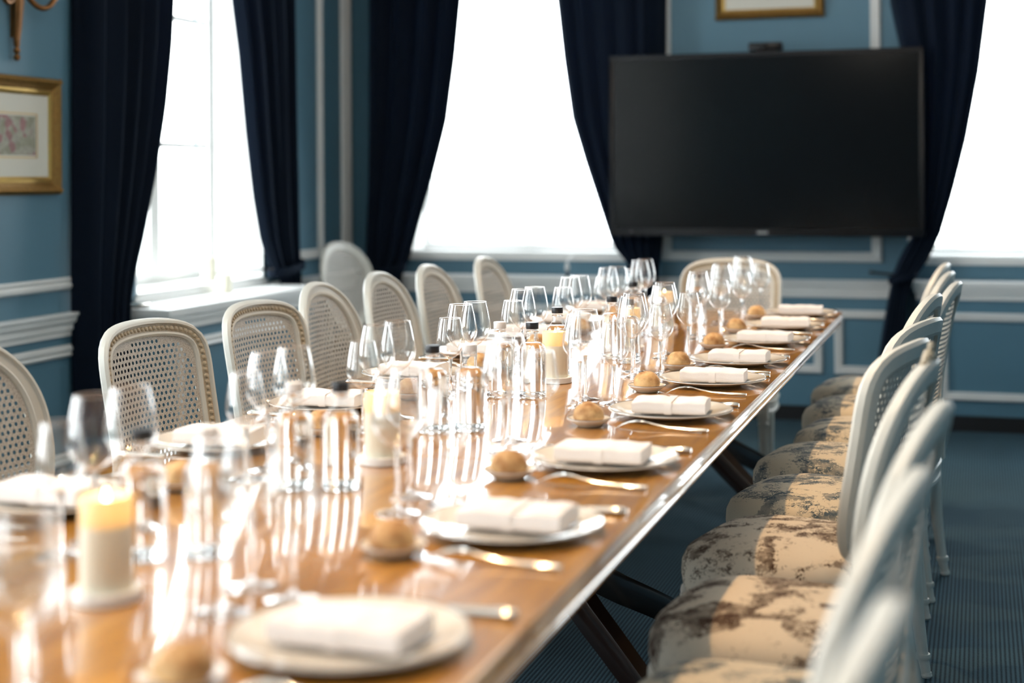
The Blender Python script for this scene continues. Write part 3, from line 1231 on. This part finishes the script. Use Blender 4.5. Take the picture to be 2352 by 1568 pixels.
def cane_mesh(kind):
    """woven panel: staggered rows of open octagonal holes in a thin web"""
    poly = outline(kind, 72, -.004)
    core = outline(kind, 72, -.033)
    dx, dh = .0168, .0146
    mb = MB()
    h = .48
    row = 0
    while h < .96:
        x = -.25 + (dx / 2 if row % 2 else 0)
        while x < .25:
            cx, ch = x + dx / 2, h + dh / 2
            if inside(poly, cx, ch):
                sq = []
                for k in range(8):
                    a = 2 * PI * (k + .5) / 8
                    ux, uh = math.cos(a), math.sin(a)
                    mm = max(abs(ux), abs(uh))
                    sq.append((cx + ux / mm * dx / 2, ch + uh / mm * dh / 2))
                # square the eight rim points up to the cell corners
                for k, (px, ph) in enumerate(sq):
                    sq[k] = (px, ph)
                corners = [(cx + dx / 2, ch + dh / 2), (cx - dx / 2, ch + dh / 2), (cx - dx / 2, ch - dh / 2), (cx + dx / 2, ch - dh / 2)]
                if inside(core, cx, ch):
                    r = .0046
                    hole = [(cx + r * math.cos(2 * PI * (k + .5) / 8), ch + 1.02 * r * math.sin(2 * PI * (k + .5) / 8)) for k in range(8)]
                    vs = [back_map(a, b) for (a, b) in hole] + [back_map(a, b) for (a, b) in sq] + [back_map(a, b) for (a, b) in corners]
                    fs = [(k, 8 + k, 8 + (k + 1) % 8, (k + 1) % 8) for k in range(8)]
                    fs += [(8 + 0, 16, 8 + 1), (8 + 2, 17, 8 + 3), (8 + 4, 18, 8 + 5), (8 + 6, 19, 8 + 7)]
                    mb.add(vs, fs)
                else:
                    mb.add([back_map(a, b) for (a, b) in corners], [(0, 1, 2, 3)])
            x += dx
        h += dh
        row += 1
    return mb.mesh('cane_panel', MT['cane'], angle=180)


def border_mesh(kind):
    """ring of small carved beads on the face of the frame"""
    mb = MB()
    ring = even(outline(kind, 400), 96)
    vs = []
    for i, (x, h) in enumerate(ring):
        x0, h0 = ring[i - 1]
        x1, h1 = ring[(i + 1) % 96]
        L = math.hypot(x1 - x0, h1 - h0)
        nx, nh = (h1 - h0) / L, -(x1 - x0) / L
        vs += [back_map(x + nx * q, h + nh * q, .0061) for q in (-.0092, .0092)]
    mb.add(vs, [(2 * i, 2 * i + 1, (2 * i + 3) % 192, (2 * i + 2) % 192) for i in range(96)])
    for (x, h) in even(outline(kind, 400), 92):
        vs = []
        for (q, o) in ((.0060, .0062), (.0054, .0092), (.0030, .0118)):
            for k in range(7):
                a = 2 * PI * k / 7
                vs.append(back_map(x + q * math.cos(a), h + q * math.sin(a), o))
        vs.append(back_map(x, h, .0112))
        fs = [(r * 7 + k, r * 7 + (k + 1) % 7, r * 7 + 7 + (k + 1) % 7, r * 7 + 7 + k) for r in (0, 1) for k in range(7)] + [(14 + k, 14 + (k + 1) % 7, 21) for k in range(7)]
        mb.add(vs, fs)
    return mb.mesh('carved_border', MT['chair_carve'], angle=60)


def seat_plan(t, grow=0.0):
    c, s = math.cos(t), math.sin(t)
    e = 3.2
    x = math.copysign(abs(c) ** (2 / e), c) * (.212 + grow) + .004
    y = math.copysign(abs(s) ** (2 / e), s) * (.222 + grow) * (1 + .085 * c)
    return x, y


def seat_mesh(mat):
    mb = MB()
    n = 48
    rings = [(1.0, .388), (1.025, .402), (1.038, .428), (1.030, .453), (.985, .474), (.88, .489), (.70, .500), (.42, .507), (.18, .509)]
    vs = []
    for (k, z) in rings:
        for i in range(n):
            x, y = seat_plan(2 * PI * i / n)
            vs.append((.004 + (x - .004) * k, y * k, z))
    vs.append((.004, 0, .509))
    fs = []
    for q in range(len(rings) - 1):
        for i in range(n):
            j = (i + 1) % n
            fs.append((q * n + i, q * n + j, (q + 1) * n + j, (q + 1) * n + i))
    L = (len(rings) - 1) * n
    fs += [(L + i, L + (i + 1) % n, len(vs) - 1) for i in range(n)]
    mb.add(vs, fs)
    return mb.mesh('seat', mat, angle=180)


def seat_frame_mesh():
    mb = MB()
    n = 48
    prof = [(-.03, .392), (.004, .392), (.010, .388), (.010, .380), (.004, .376), (.004, .352), (.008, .347), (.008, .338), (.002, .334), (-.03, .334)]
    vs = []
    for i in range(n):
        for (g, z) in prof:
            x, y = seat_plan(2 * PI * i / n, g)
            vs.append((x, y, z))
    m = len(prof)
    fs = []
    for i in range(n):
        j = (i + 1) % n
        for q in range(m):
            r = (q + 1) % m
            fs.append((i * m + q, j * m + q, j * m + r, i * m + r))
    mb.add(vs, fs)
    return mb.mesh('seat_frame', MT['chair'], angle=30)


LEG = [(0, 0), (.011, 0), (.014, .006), (.015, .016), (.011, .026), (.0115, .034), (.017, .042), (.017, .050), (.0125, .056), (.0125, .066), (.0190, .285), (.0225, .292), (.0225, .300), (.0175, .304), (.021, .310), (.021, .318), (0, .318)]


def leg_mesh():
    mb = MB()
    mb.lathe(LEG, 20, flute=(.06, .288, .86))
    mb.box((-.022, -.022, .314), (.022, .022, .392))
    return mb.mesh('leg', MT['chair'], angle=25)


def rear_leg_mesh():
    mb = MB()
    mb.sweep([(-.035, 0, 0), (-.026, 0, .05), (-.012, 0, .16), (-.003, 0, .27), (0, 0, .34), (0, 0, .395)], circ(.020, 12), up=(1, 0, 0), scale=[.62, .72, .88, 1.05, 1.15, 1.2])
    mb.lathe([(0, .0), (.0115, .0), (.0145, .005), (.0125, .014), (0, .014)], 12, -.0345, 0)
    mb.lathe([(0, .046), (.018, .046), (.020, .053), (.018, .060), (0, .060)], 12, -.026, 0)
    return mb.mesh('leg', MT['chair'], angle=40)


def post_mesh(s, kind):
    mb = MB()
    y = s * .160
    top = .60 if kind == 'oval' else .56
    p = [Vector((-.195, y, .38)), Vector((-.197, y, .44)), Vector((-.203, y * 1.04, .50)), back_map(s * .180, top, -.004)]
    mb.sweep(p, [(-.018, -.016), (.018, -.016), (.018, .012), (.008, .018), (-.008, .018), (-.018, .012)], up=(1, 0, 0), scale=[1.1, 1.0, .95, .8])
    return mb.mesh('back_post', MT['chair'], angle=30)


def crest_mesh():
    """small carved ribbon crest on top of an oval back"""
    mb = MB()
    for (w, h, r) in ((0, .966, .017), (-.026, .962, .013), (.026, .962, .013), (-.047, .955, .010), (.047, .955, .010), (0, .986, .009)):
        c = back_map(w, h, 0)
        vs = []
        for j in range(5):
            th = PI * j / 4
            for i in range(8):
                a = 2 * PI * i / 8
                vs.append(c + Vector((.8 * r * math.sin(th) * math.cos(a), 1.1 * r * math.sin(th) * math.sin(a), r * math.cos(th))))
        fs = [(j * 8 + i, j * 8 + (i + 1) % 8, (j + 1) * 8 + (i + 1) % 8, (j + 1) * 8 + i) for j in range(4) for i in range(8)]
        mb.add(vs, fs)
    return mb.mesh('carved_crest', MT['chair_carve'], angle=80)


SEATS = {'brown': seat_mesh(MT['toile_brown']), 'blue': seat_mesh(MT['toile_blue'])}
SF, LG, RLG, CREST = seat_frame_mesh(), leg_mesh(), rear_leg_mesh(), crest_mesh()
KIND = {}
for k in ('oval', 'square'):
    KIND[k] = (frame_mesh(k), cane_mesh(k), border_mesh(k), post_mesh(-1, k), post_mesh(1, k))


def chair(label, kind, ink, loc, face, group, crest=False, beads=False):
    """face: direction the sitter looks, degrees from +x"""
    r = thing('dining_chair', label, 'chair', (loc[0], loc[1], 0), math.radians(face), group)
    fr, cane, bor, p0, p1 = KIND[kind]
    link('seat', SEATS[ink], r)
    link('seat_frame', SF, r)
    b = link('back_frame', fr, r)
    if kind == 'square' or beads:
        link('carved_border', bor, b)['kind'] = 'stuff'
    link('cane_panel', cane, r)
    if crest:
        link('carved_crest', CREST, b)
    link('back_post', p0, r)
    link('back_post', p1, r)
    for s in (-1, 1):
        link('leg', LG, r, (.165, s * .190, 0))
        link('leg', RLG, r, (-.178, s * .168, 0))
    return r


GW, GA = 'cane chairs along the window side of the table', 'cane chairs along the carpeted aisle side of the table'
for (lab, k, y, x, fc) in (
        ('oval cane-backed ivory chair at the image edge, before the dark curtain, first of its row', 'oval', 2.67, -1.775, 2),
        ('square-backed ivory cane chair before the dark curtain, beaded border in sharp focus', 'square', 3.33, -1.765, -5),
        ('square-backed ivory cane chair in front of the white window sill', 'square', 3.945, -1.765, -4),
        ('oval cane chair directly behind the square-backed chair by the sill', 'oval', 4.44, -1.775, 0),
        ('oval cane chair overlapping the lone corner chair, fifth in the window row', 'oval', 4.99, -1.790, 0),
        ('oval cane chair before the middle window, second from the far end of its row', 'oval', 5.46, -1.775, 0),
        ('oval cane chair before the middle window, last at the far end of its row', 'oval', 6.07, -1.750, 0)):
    chair(lab, k, 'blue', (x, y), fc, GW)
chair('lone oval cane chair standing in the corner between two curtains', 'oval', 'blue', (-3.02, 7.335), -14, None)
chair('rounded cane chair at the head of the table below the television', 'square', 'blue', (-1.03, 6.255), -90, None)
for (lab, k, ink, y, x, cr_, tw) in (
        ('ivory chair furthest down the aisle side, its back tip highest before the far sill', 'oval', 'blue', 5.95, -0.398, False, 5),
        ('ivory oval chair second from the far end of the aisle side', 'oval', 'blue', 5.43, -0.373, False, 6),
        ('ivory oval chair third from the far end of the aisle side, back leaning out', 'oval', 'blue', 4.92, -0.343, False, 6),
        ('ivory oval chair showing a beaded inner border, blue toile seat, fourth from far end', 'oval', 'blue', 4.41, -0.393, False, 9),
        ('ivory square-backed chair with blue tree toile seat behind the sharpest sepia seat', 'square', 'blue', 3.90, -0.383, False, 13),
        ('ivory square-backed chair with sharp sepia toile seat, cane holes seen from behind', 'square', 'brown', 3.38, -0.398, False, 12),
        ('ivory crested chair with sunlit sepia toile seat, tallest back on the aisle side', 'oval', 'brown', 2.83, -0.360, True, 7),
        ('ivory chair with half shaded yellowish toile seat, blurred, third nearest the camera', 'oval', 'blue', 2.29, -0.328, False, 6),
        ('blurred ivory chair whose leaning back crosses the carpet, second nearest the camera', 'oval', 'blue', 1.745, -0.343, False, 5),
        ('very blurred chair top at the bottom edge, nearest the camera', 'oval', 'blue', 1.19, -0.343, False, 5)):
    chair(lab, k, ink, (x, y), 180 - tw, GA, cr_, tw == 9)

# ------------------------------------------------------------------ tableware prototypes


def glass_proto(name, cat, rim, belly, bowl_h, total):
    r = thing(name, None, cat)
    zb = total - bowl_h
    pr = []
    n = 16
    for i in range(n + 1):
        t = i / n
        # egg-shaped bowl: quick swell then gentle taper to the rim
        if t < .38:
            q = math.sin(PI / 2 * (t / .38)) ** .8
            rr = .004 + (belly - .004) * q
        else:
            q = (t - .38) / .62
            rr = belly + (rim - belly) * (q ** 1.45)
        pr.append((rr, zb + bowl_h * t))
    MB().lathe([(0.0003, zb - .0005)] + pr, 32).obj('bowl', MT['glass'], r, angle=180)
    seg = 32
    path = [(rim * math.cos(2 * PI * i / seg), rim * math.sin(2 * PI * i / seg), total) for i in range(seg)]
    MB().sweep(path, circ(.0007, 6), closed=True).obj('rim', MT['stem'], r, angle=180)
    st = [(0, zb + .004), (.0055, zb + .003), (.0050, zb - .004), (.0038, zb - .014), (.0034, zb - .045), (.0038, .018), (.0056, .009), (0, .0085)]
    MB().lathe(st, 20).obj('stem', MT['stem'], r, angle=60)
    ft = [(0, .0084), (.0058, .0084), (.012, .0050), (.026, .0030), (.0345, .0018), (.0348, .0004)]
    MB().lathe(ft, 32).obj('foot', MT['foot'], r, angle=60)
    return Proto(r)


G_BIG = glass_proto('wine_glass', 'glass', .0285, .0405, .112, .216)
G_SML = glass_proto('white_wine_glass', 'glass', .0255, .0355, .100, .190)


def bottle_proto(name, capmat):
    r = thing(name, None, 'bottle')
    body = [(.0335, .004), (.0338, .008), (.0338, .112), (.0325, .122), (.0280, .131), (.0200, .138), (.0150, .143)]
    MB().lathe(body, 36).obj('bottle_glass', MT['bottle'], r, angle=60)
    MB().lathe([(.0150, .143), (.0139, .149), (.0138, .172)], 30).obj('neck', MT['glass'], r, angle=60)
    MB().lathe([(0, .0008), (.0300, .0006), (.0326, .0022), (.0336, .006), (.0330, .0092), (.0300, .0104), (0, .0096)], 36).obj('thick_base', MT['stem'], r, angle=50)
    w = [(0, .0112), (.0296, .0116), (.0314, .0130), (.0314, .111), (.0300, .1205), (.0262, .128), (.0200, .1335), (0, .1335)]
    MB().lathe(w, 36).obj('water', MT['water'], r, angle=50)
    MB().lathe([(.0138, .158), (.0160, .158), (.0160, .1605), (.0140, .162)], 24).obj('neck_ring', MT['stem'], r)
    c = [(0, .167), (.0150, .167), (.0155, .168), (.0155, .1815), (.0148, .183), (0, .183)]
    MB().lathe(c, 32, flute=(.168, .1816, .965)).obj('cap', capmat, r, angle=35)
    return Proto(r)


BOT_B = bottle_proto('water_bottle', MT['cap_black'])
BOT_W = bottle_proto('water_bottle', MT['cap_white'])


def candle_proto(name, lit, R=.0335, Hh=.118):
    r = thing(name, None, 'candle')
    well = .036 if lit else .006
    zt = Hh - well
    if lit:
        MB().lathe([(0, 0), (R - .001, 0), (R, .002), (R, zt), (0, zt)], 36).obj('wax_body', MT['wax_solid'], r, angle=50)
        MB().lathe([(R, zt), (R, Hh - .003), (R - .002, Hh), (R - .005, Hh - .001), (R - .007, Hh - .006), (R - .008, zt + .004), (R - .012, zt)], 36).obj('wax_rim', MT['wax'], r, angle=50)
    else:
        MB().lathe([(0, 0), (R - .001, 0), (R, .002), (R, Hh - .003), (R - .002, Hh), (R - .006, Hh), (R - .010, zt), (0, zt)], 36).obj('wax_body', MT['wax_solid'], r, angle=50)
    MB().lathe([(0, Hh - well), (.0014, Hh - well), (.0012, Hh - well + .012), (0, Hh - well + .012)], 8).obj('wick', MT['wick'], r)
    if lit:
        z = Hh - well + .008
        fl = [(0, z), (.0035, z + .004), (.0055, z + .010), (.0050, z + .018), (.0030, z + .027), (.0010, z + .035), (0, z + .038)]
        MB().lathe(fl, 14).obj('flame', MT['flame'], r, angle=180)
    return Proto(r)


CANDLE = candle_proto('pillar_candle', True)
CANDLE2 = candle_proto('ivory_candle', False, .036, .125)
CANDLE3 = candle_proto('ivory_candle', False, .030, .085)
co = MB().lathe([(0, 0), (.043, 0), (.0445, .0015), (.0445, .0145), (.043, .016), (.040, .016), (.039, .0145), (0, .0145)], 40).obj('candle_coaster', MT['ceramic'], None, angle=40)
co['category'] = 'coaster'
COASTER = Proto(co)


def plate_proto(name, R, rise, cat):
    r = thing(name, None, cat)
    prof = [(0, 0.0), (R * .56, 0.0), (R * .60, .0022), (R * .70, .005), (R * .985, rise - .001), (R, rise), (R * .992, rise + .0022), (R * .72, .0088), (R * .62, .0058), (R * .54, .0044), (0, .0044)]
    MB().lathe(prof, 56).obj('dish', MT['porcelain'], r, angle=60)
    MB().lathe([(R * .984, rise + .0022), (R * .9885, rise + .0029), (R * .9935, rise + .0026), (R * .9945, rise + .0019)], 56).obj('rim_line', MT['rimline'], r)
    return Proto(r)


PLATE = plate_proto('dinner_plate', .139, .0165, 'plate')
SIDE = plate_proto('bread_plate', .0475, .0155, 'plate')


def napkin_proto(seed):
    r = thing('napkin', None, 'napkin')
    rr = random.Random(seed)
    mb = MB()
    nx, m = 19, 28
    a, b, t = .081, .0515, .030
    vs = []
    for i in range(nx):
        u = -1 + 2 * i / (nx - 1)
        e = 1 - .10 * max(0, abs(u) - .90) / .10
        for q in range(m):
            ang = 2 * PI * q / m
            ca, sa = math.cos(ang), math.sin(ang)
            cx = math.copysign(abs(ca) ** .28, ca)
            cz = math.copysign(abs(sa) ** .42, sa)
            wob = .0011 * math.sin(u * 5 + seed) + .0008 * math.sin(u * 11 + 2 * cx + seed)
            crease = .0009 * math.sin(3 * PI * cz) * abs(ca)
            sag = -.0018 * math.exp(-(u / .12) ** 2) if sa > .2 else 0
            vs.append((a * u + .0012 * math.sin(cx * 3 + seed) * (abs(u) > .9), (b + crease) * cx * (1 - .012 * u), t / 2 + t / 2 * cz * e + (wob + sag) * (sa > 0)))
    fs = [(i * m + q, i * m + (q + 1) % m, (i + 1) * m + (q + 1) % m, (i + 1) * m + q) for i in range(nx - 1) for q in range(m)]
    fs += [tuple(range(m)), tuple(reversed(range((nx - 1) * m, nx * m)))]
    mb.add(vs, fs)
    mb.obj('folded_cloth', MT['linen'], r, angle=60)
    w = .0085
    path = [(0, -.0519, .004), (0, -.0523, .014), (0, -.0519, .0255), (0, -.048, .0292), (0, -.030, .0296), (0, 0, .0296), (0, .030, .0296), (0, .048, .0292), (0, .0519, .0255), (0, .0523, .014), (0, .0519, .004), (0, .048, .0004), (0, 0, .0001), (0, -.048, .0004)]
    vs = []
    for (x_, y_, z_) in path:
        vs += [(-w, y_, z_), (w, y_, z_)]
    n = len(path)
    MB().add(vs, [(2 * i, 2 * i + 1, 2 * ((i + 1) % n) + 1, 2 * ((i + 1) % n)) for i in range(n)]).obj('paper_band', MT['paper'], r, angle=60)
    return Proto(r)


NAPS = [napkin_proto(1), napkin_proto(4)]


def bread_proto(seed):
    bm = bmesh.new()
    bmesh.ops.create_icosphere(bm, subdivisions=4, radius=1)
    for v in bm.verts:
        p = v.co.copy()
        d = 1 + .07 * noise.noise(p * 1.6 + Vector((seed, 0, 0))) + .03 * noise.noise(p * 4 + Vector((0, seed, 0)))
        cut = -.10 * math.exp(-((p.y - .25 * p.x + .1) ** 2) / .006) * max(0, p.z)
        p *= d + cut * .5
        z = p.z * .0305 if p.z > 0 else p.z * .015
        v.co = Vector((p.x * .0335, p.y * .0335, z + .0148))
    me = bpy.data.meshes.new('bread_roll')
    bm.to_mesh(me)
    bm.free()
    me.polygons.foreach_set('use_smooth', [True] * len(me.polygons))
    me.materials.append(MT['bread'])
    o = link('bread_roll', me)
    o['category'] = 'bread roll'
    return Proto(o)


BREADS = [bread_proto(s) for s in (1, 5, 9)]


def fork_proto():
    """lies along +x: handle end at x=0, tine tips at .195, tines turned down"""
    r = thing('fork', None, 'fork')
    pts = [(0, 0, .0048), (.012, 0, .0050), (.045, 0, .0056), (.085, 0, .0075), (.112, 0, .0125), (.128, 0, .0165)]

    def bar(pts, ws, ts):
        mb = MB()
        vs = []
        m = 8
        for (p, w, t) in zip(pts, ws, ts):
            for q in range(m):
                a = 2 * PI * q / m
                vs.append((p[0], p[1] + w * math.cos(a), p[2] + t * math.sin(a)))
        fs = [(i * m + q, i * m + (q + 1) % m, (i + 1) * m + (q + 1) % m, (i + 1) * m + q) for i in range(len(pts) - 1) for q in range(m)]
        fs += [tuple(range(m)), tuple(reversed(range((len(pts) - 1) * m, len(pts) * m)))]
        mb.add(vs, fs)
        return mb
    bar(pts, [.0055, .0092, .0072, .0038, .0033, .0036], [.0022, .0036, .0032, .0026, .0022, .0018]).obj('handle', MT['silver'], r, angle=50)
    bar([(.127, 0, .0163), (.134, 0, .0180), (.142, 0, .0190), (.150, 0, .0185)], [.0038, .0085, .0115, .0115], [.0018, .0015, .0013, .0012]).obj('head', MT['silver'], r, angle=50)
    for k in range(4):
        y = -.0096 + .0064 * k
        bar([(.149, y, .0186), (.165, y, .0160), (.182, y, .0095), (.195, y, .0022)], [.0021, .0019, .0016, .0008], [.0011, .0011, .0010, .0007]).obj('tine', MT['silver'], r, angle=50)
    return Proto(r), bar


FORK, bar = fork_proto()


def knife_proto():
    """lies along +x: handle end at x=0, blade tip at .22"""
    r = thing('table_knife', None, 'knife')
    bar([(0, 0, .0062), (.006, 0, .0064), (.018, 0, .0066), (.035, 0, .0062), (.075, 0, .0056), (.088, 0, .0056), (.093, 0, .0056)], [.0050, .0086, .0094, .0078, .0058, .0072, .0050], [.0040, .0060, .0062, .0056, .0046, .0052, .0036]).obj('handle', MT['silver'], r, angle=50)
    mb = MB()
    vs = []
    for (x, a, b) in ((.092, -.004, .006), (.110, -.009, .0085), (.16, -.0095, .009), (.195, -.008, .009), (.213, -.001, .008), (.220, .005, .0065)):
        vs += [(x, a, .0048), (x, b, .0048), (x, b, .0066), (x, a, .0055)]
    n = len(vs) // 4
    fs = []
    for i in range(n - 1):
        for q in range(4):
            w = (q + 1) % 4
            fs.append((i * 4 + q, i * 4 + w, i * 4 + 4 + w, i * 4 + 4 + q))
    fs += [(0, 1, 2, 3), (n * 4 - 1, n * 4 - 2, n * 4 - 3, n * 4 - 4)]
    mb.add(vs, fs).obj('blade', MT['silver'], r, smooth=False)
    return Proto(r)


KNIFE = knife_proto()

# ------------------------------------------------------------------ lay the table
ORD = ['first', 'second', 'third', 'fourth', 'fifth', 'sixth', 'seventh', 'eighth', 'ninth', 'tenth']
aisle = [1.575, 2.158, 2.708, 3.304, 3.846, 4.276, 4.824, 5.323, 5.835]
window_side = [2.124, 2.687, 3.215, 3.765, 4.30, 4.83, 5.34, 5.84]
T = TZ + .0006
rows = [('aisle', aisle), ('window', window_side)]
for side, ys in rows:
    nS = len(ys)
    for i, y in enumerate(ys):
        where = '%s %s-side setting from the far end' % (ORD[nS - 1 - i], side)
        sg = 1 if side == 'aisle' else -1          # sitter looks towards -x on the aisle side
        jx, jy = rnd.uniform(-.006, .006), rnd.uniform(-.008, .008)

        def at(fx, sy, z=0):
            """fx: towards the table centre from the table edge, sy: towards the sitter's right hand"""
            ex = TXC + sg * TW / 2
            return (ex - sg * fx, y + sg * sy, T + z)
        px_ = (.172, .160, .152)[i] if side == 'aisle' and i < 3 else .146
        PLATE.put(at(px_, 0), rnd.uniform(0, 6), 'cream dinner plate under napkin, ' + where, 'dinner plates')
        NAPS[(i + (side == 'window')) % 2].put(at(px_ - .002 + jx, jy * .6, .0092), rnd.uniform(-.06, .06) + (PI if side == 'window' else 0), 'folded white linen napkin on the plate, ' + where, 'napkins on the plates')
        bx, by = .283 + rnd.uniform(-.006, .006), -.178 + rnd.uniform(-.015, .015)
        SIDE.put(at(bx, by), 0, 'small white bread plate under the roll, ' + where, 'bread plates')
        BREADS[i % 3].put(at(bx + rnd.uniform(-.003, .003), by, .0058), rnd.uniform(0, 6), 'round crusty bread roll, ' + where, 'bread rolls')
        FORK.put(at(.028, -.192 - rnd.uniform(0, .012)), (PI if sg > 0 else 0) + rnd.uniform(-.03, .03), 'silver fork lying tines down, ' + where, 'forks')
        KNIFE.put(at(.018, .150 + rnd.uniform(0, .008)), (PI if sg > 0 else 0) + rnd.uniform(-.03, .03), 'silver knife beside the plate, ' + where, 'knives')
        if side == 'aisle':
            pos = [(G_BIG, .374, .068, 'outer tall wine glass'), (G_BIG, .394, .186, 'inner tall wine glass'), (G_SML, .312, .146, 'shorter wine glass')]
        else:
            pos = [(G_BIG, .358, .105, 'outer tall wine glass'), (G_BIG, .350, .198, 'inner tall wine glass'), (G_SML, .352, .288, 'shorter wine glass')]
        for (g, fx, sy, nm) in pos:
            g.put(at(fx + rnd.uniform(-.004, .004), sy + rnd.uniform(-.005, .005)), rnd.uniform(0, 6), 'empty %s, %s' % (nm, where), 'wine glasses')
# the setting closest to the camera shows only its glasses
for (g, x, y, nm) in ((G_BIG, -.862, 1.205, 'wine glass'), (G_SML, -.930, 1.315, 'shorter wine glass')):
    g.put((x, y, T), 0, 'strongly blurred empty %s in the bottom corner nearest the camera' % nm, 'wine glasses')

CAPS = {'b': (BOT_B, 'black'), 'w': (BOT_W, 'white')}
for (cap, x, y, where) in (
        ('b', -1.125, 1.86, 'just behind the foremost lit candle'),
        ('w', -1.045, 1.90, 'beside the bottle behind the foremost candle'),
        ('w', -1.128, 2.355, 'before the second candle, outer of the pair'),
        ('b', -1.050, 2.375, 'before the second candle, inner of the pair'),
        ('b', -1.098, 2.96, 'between the second and third candles, outer of the pair'),
        ('w', -1.030, 3.00, 'between the second and third candles, inner of the pair'),
        ('w', -1.118, 3.485, 'before the third candle, outer of the pair'),
        ('b', -1.038, 3.492, 'before the third candle, inner, sharpest of all'),
        ('b', -1.094, 3.92, 'just behind the third candle'),
        ('b', -1.036, 4.31, 'fifth pair from the camera, beside the fourth candle'),
        ('b', -.965, 4.22, 'fifth pair from the camera, inner one'),
        ('b', -1.113, 4.94, 'before the last candle, outer one'),
        ('b', -1.04, 4.98, 'before the last candle, inner one'),
        ('b', -.985, 5.42, 'behind the last candle')):
    pr, cn = CAPS[cap]
    pr.put((x, y, T), rnd.uniform(0, 6), 'clear water bottle with %s cap, %s' % (cn, where), 'water bottles')


def flame_light(x, y, z):
    d = bpy.data.lights.new('candle_light', 'POINT')
    d.energy = 0.20
    d.shadow_soft_size = .008
    d.color = (1.0, .70, .36)
    o = bpy.data.objects.new('candle_light', d)
    COL.objects.link(o)
    o.location = (x, y, z)


for (x, y, nm) in ((-1.060, 1.665, 'foremost and largest in view'), (-1.072, 2.615, 'second from the camera, seen behind a wine glass'), (-1.060, 3.775, 'third from the camera, sharp beside a bottle'),
                   (-1.03, 4.52, 'fourth from the camera'), (-1.06, 5.20, 'last and smallest')):
    COASTER.put((x, y, T), 0, 'round white coaster under the lit candle, ' + nm, 'candle coasters')
    CANDLE.put((x, y, T + .0148), 0, 'lit ivory pillar candle, ' + nm, 'lit pillar candles')
    flame_light(x, y, T + .0148 + .118 - .036 + .022)

# things on the deep sill
CANDLE2.put((-3.63, 6.62, .7905), 0, 'larger ivory candle on the sunlit white window sill', 'candles on the sill')
CANDLE3.put((-3.43, 6.42, .761), 0, 'smaller ivory candle in front of the larger one on the window sill', 'candles on the sill')
dish = thing('tray', 'small dark-edged metal tray on the sill beside the curtain', 'tray', (-3.42, 5.60, .761))
MB().lathe([(0, 0), (.05, 0), (.066, .010), (.068, .0115), (.066, .012), (.05, .003), (0, .003)], 28).obj('dish', MT['silver'], dish)
MB().lathe([(.066, .010), (.070, .0105), (.070, .0130), (.066, .013)], 28).obj('rim', MT['iron'], dish)

# blind cord with its weight below the middle window
cordt = thing('blind_cord', 'thin blind cord with small weight hanging below the middle window', 'cord', (-2.15, 7.90, .757))
MB().sweep([(0, .165, .115), (0, .12, .112), (0, .05, .10), (0, .012, .082)], circ(.0022, 6), up=(1, 0, 0)).obj('cord', MT['cord'], cordt)
MB().lathe([(0, .030), (.010, .032), (.014, .045), (.012, .062), (.004, .078), (0, .082)], 12, 0, .010).obj('weight', MT['ceramic'], cordt)
MB().lathe([(0, 0.0), (.012, 0.0), (.006, .012), (.005, .030), (0, .030)], 12, 0, .010).obj('cleat', MT['iron'], cordt)
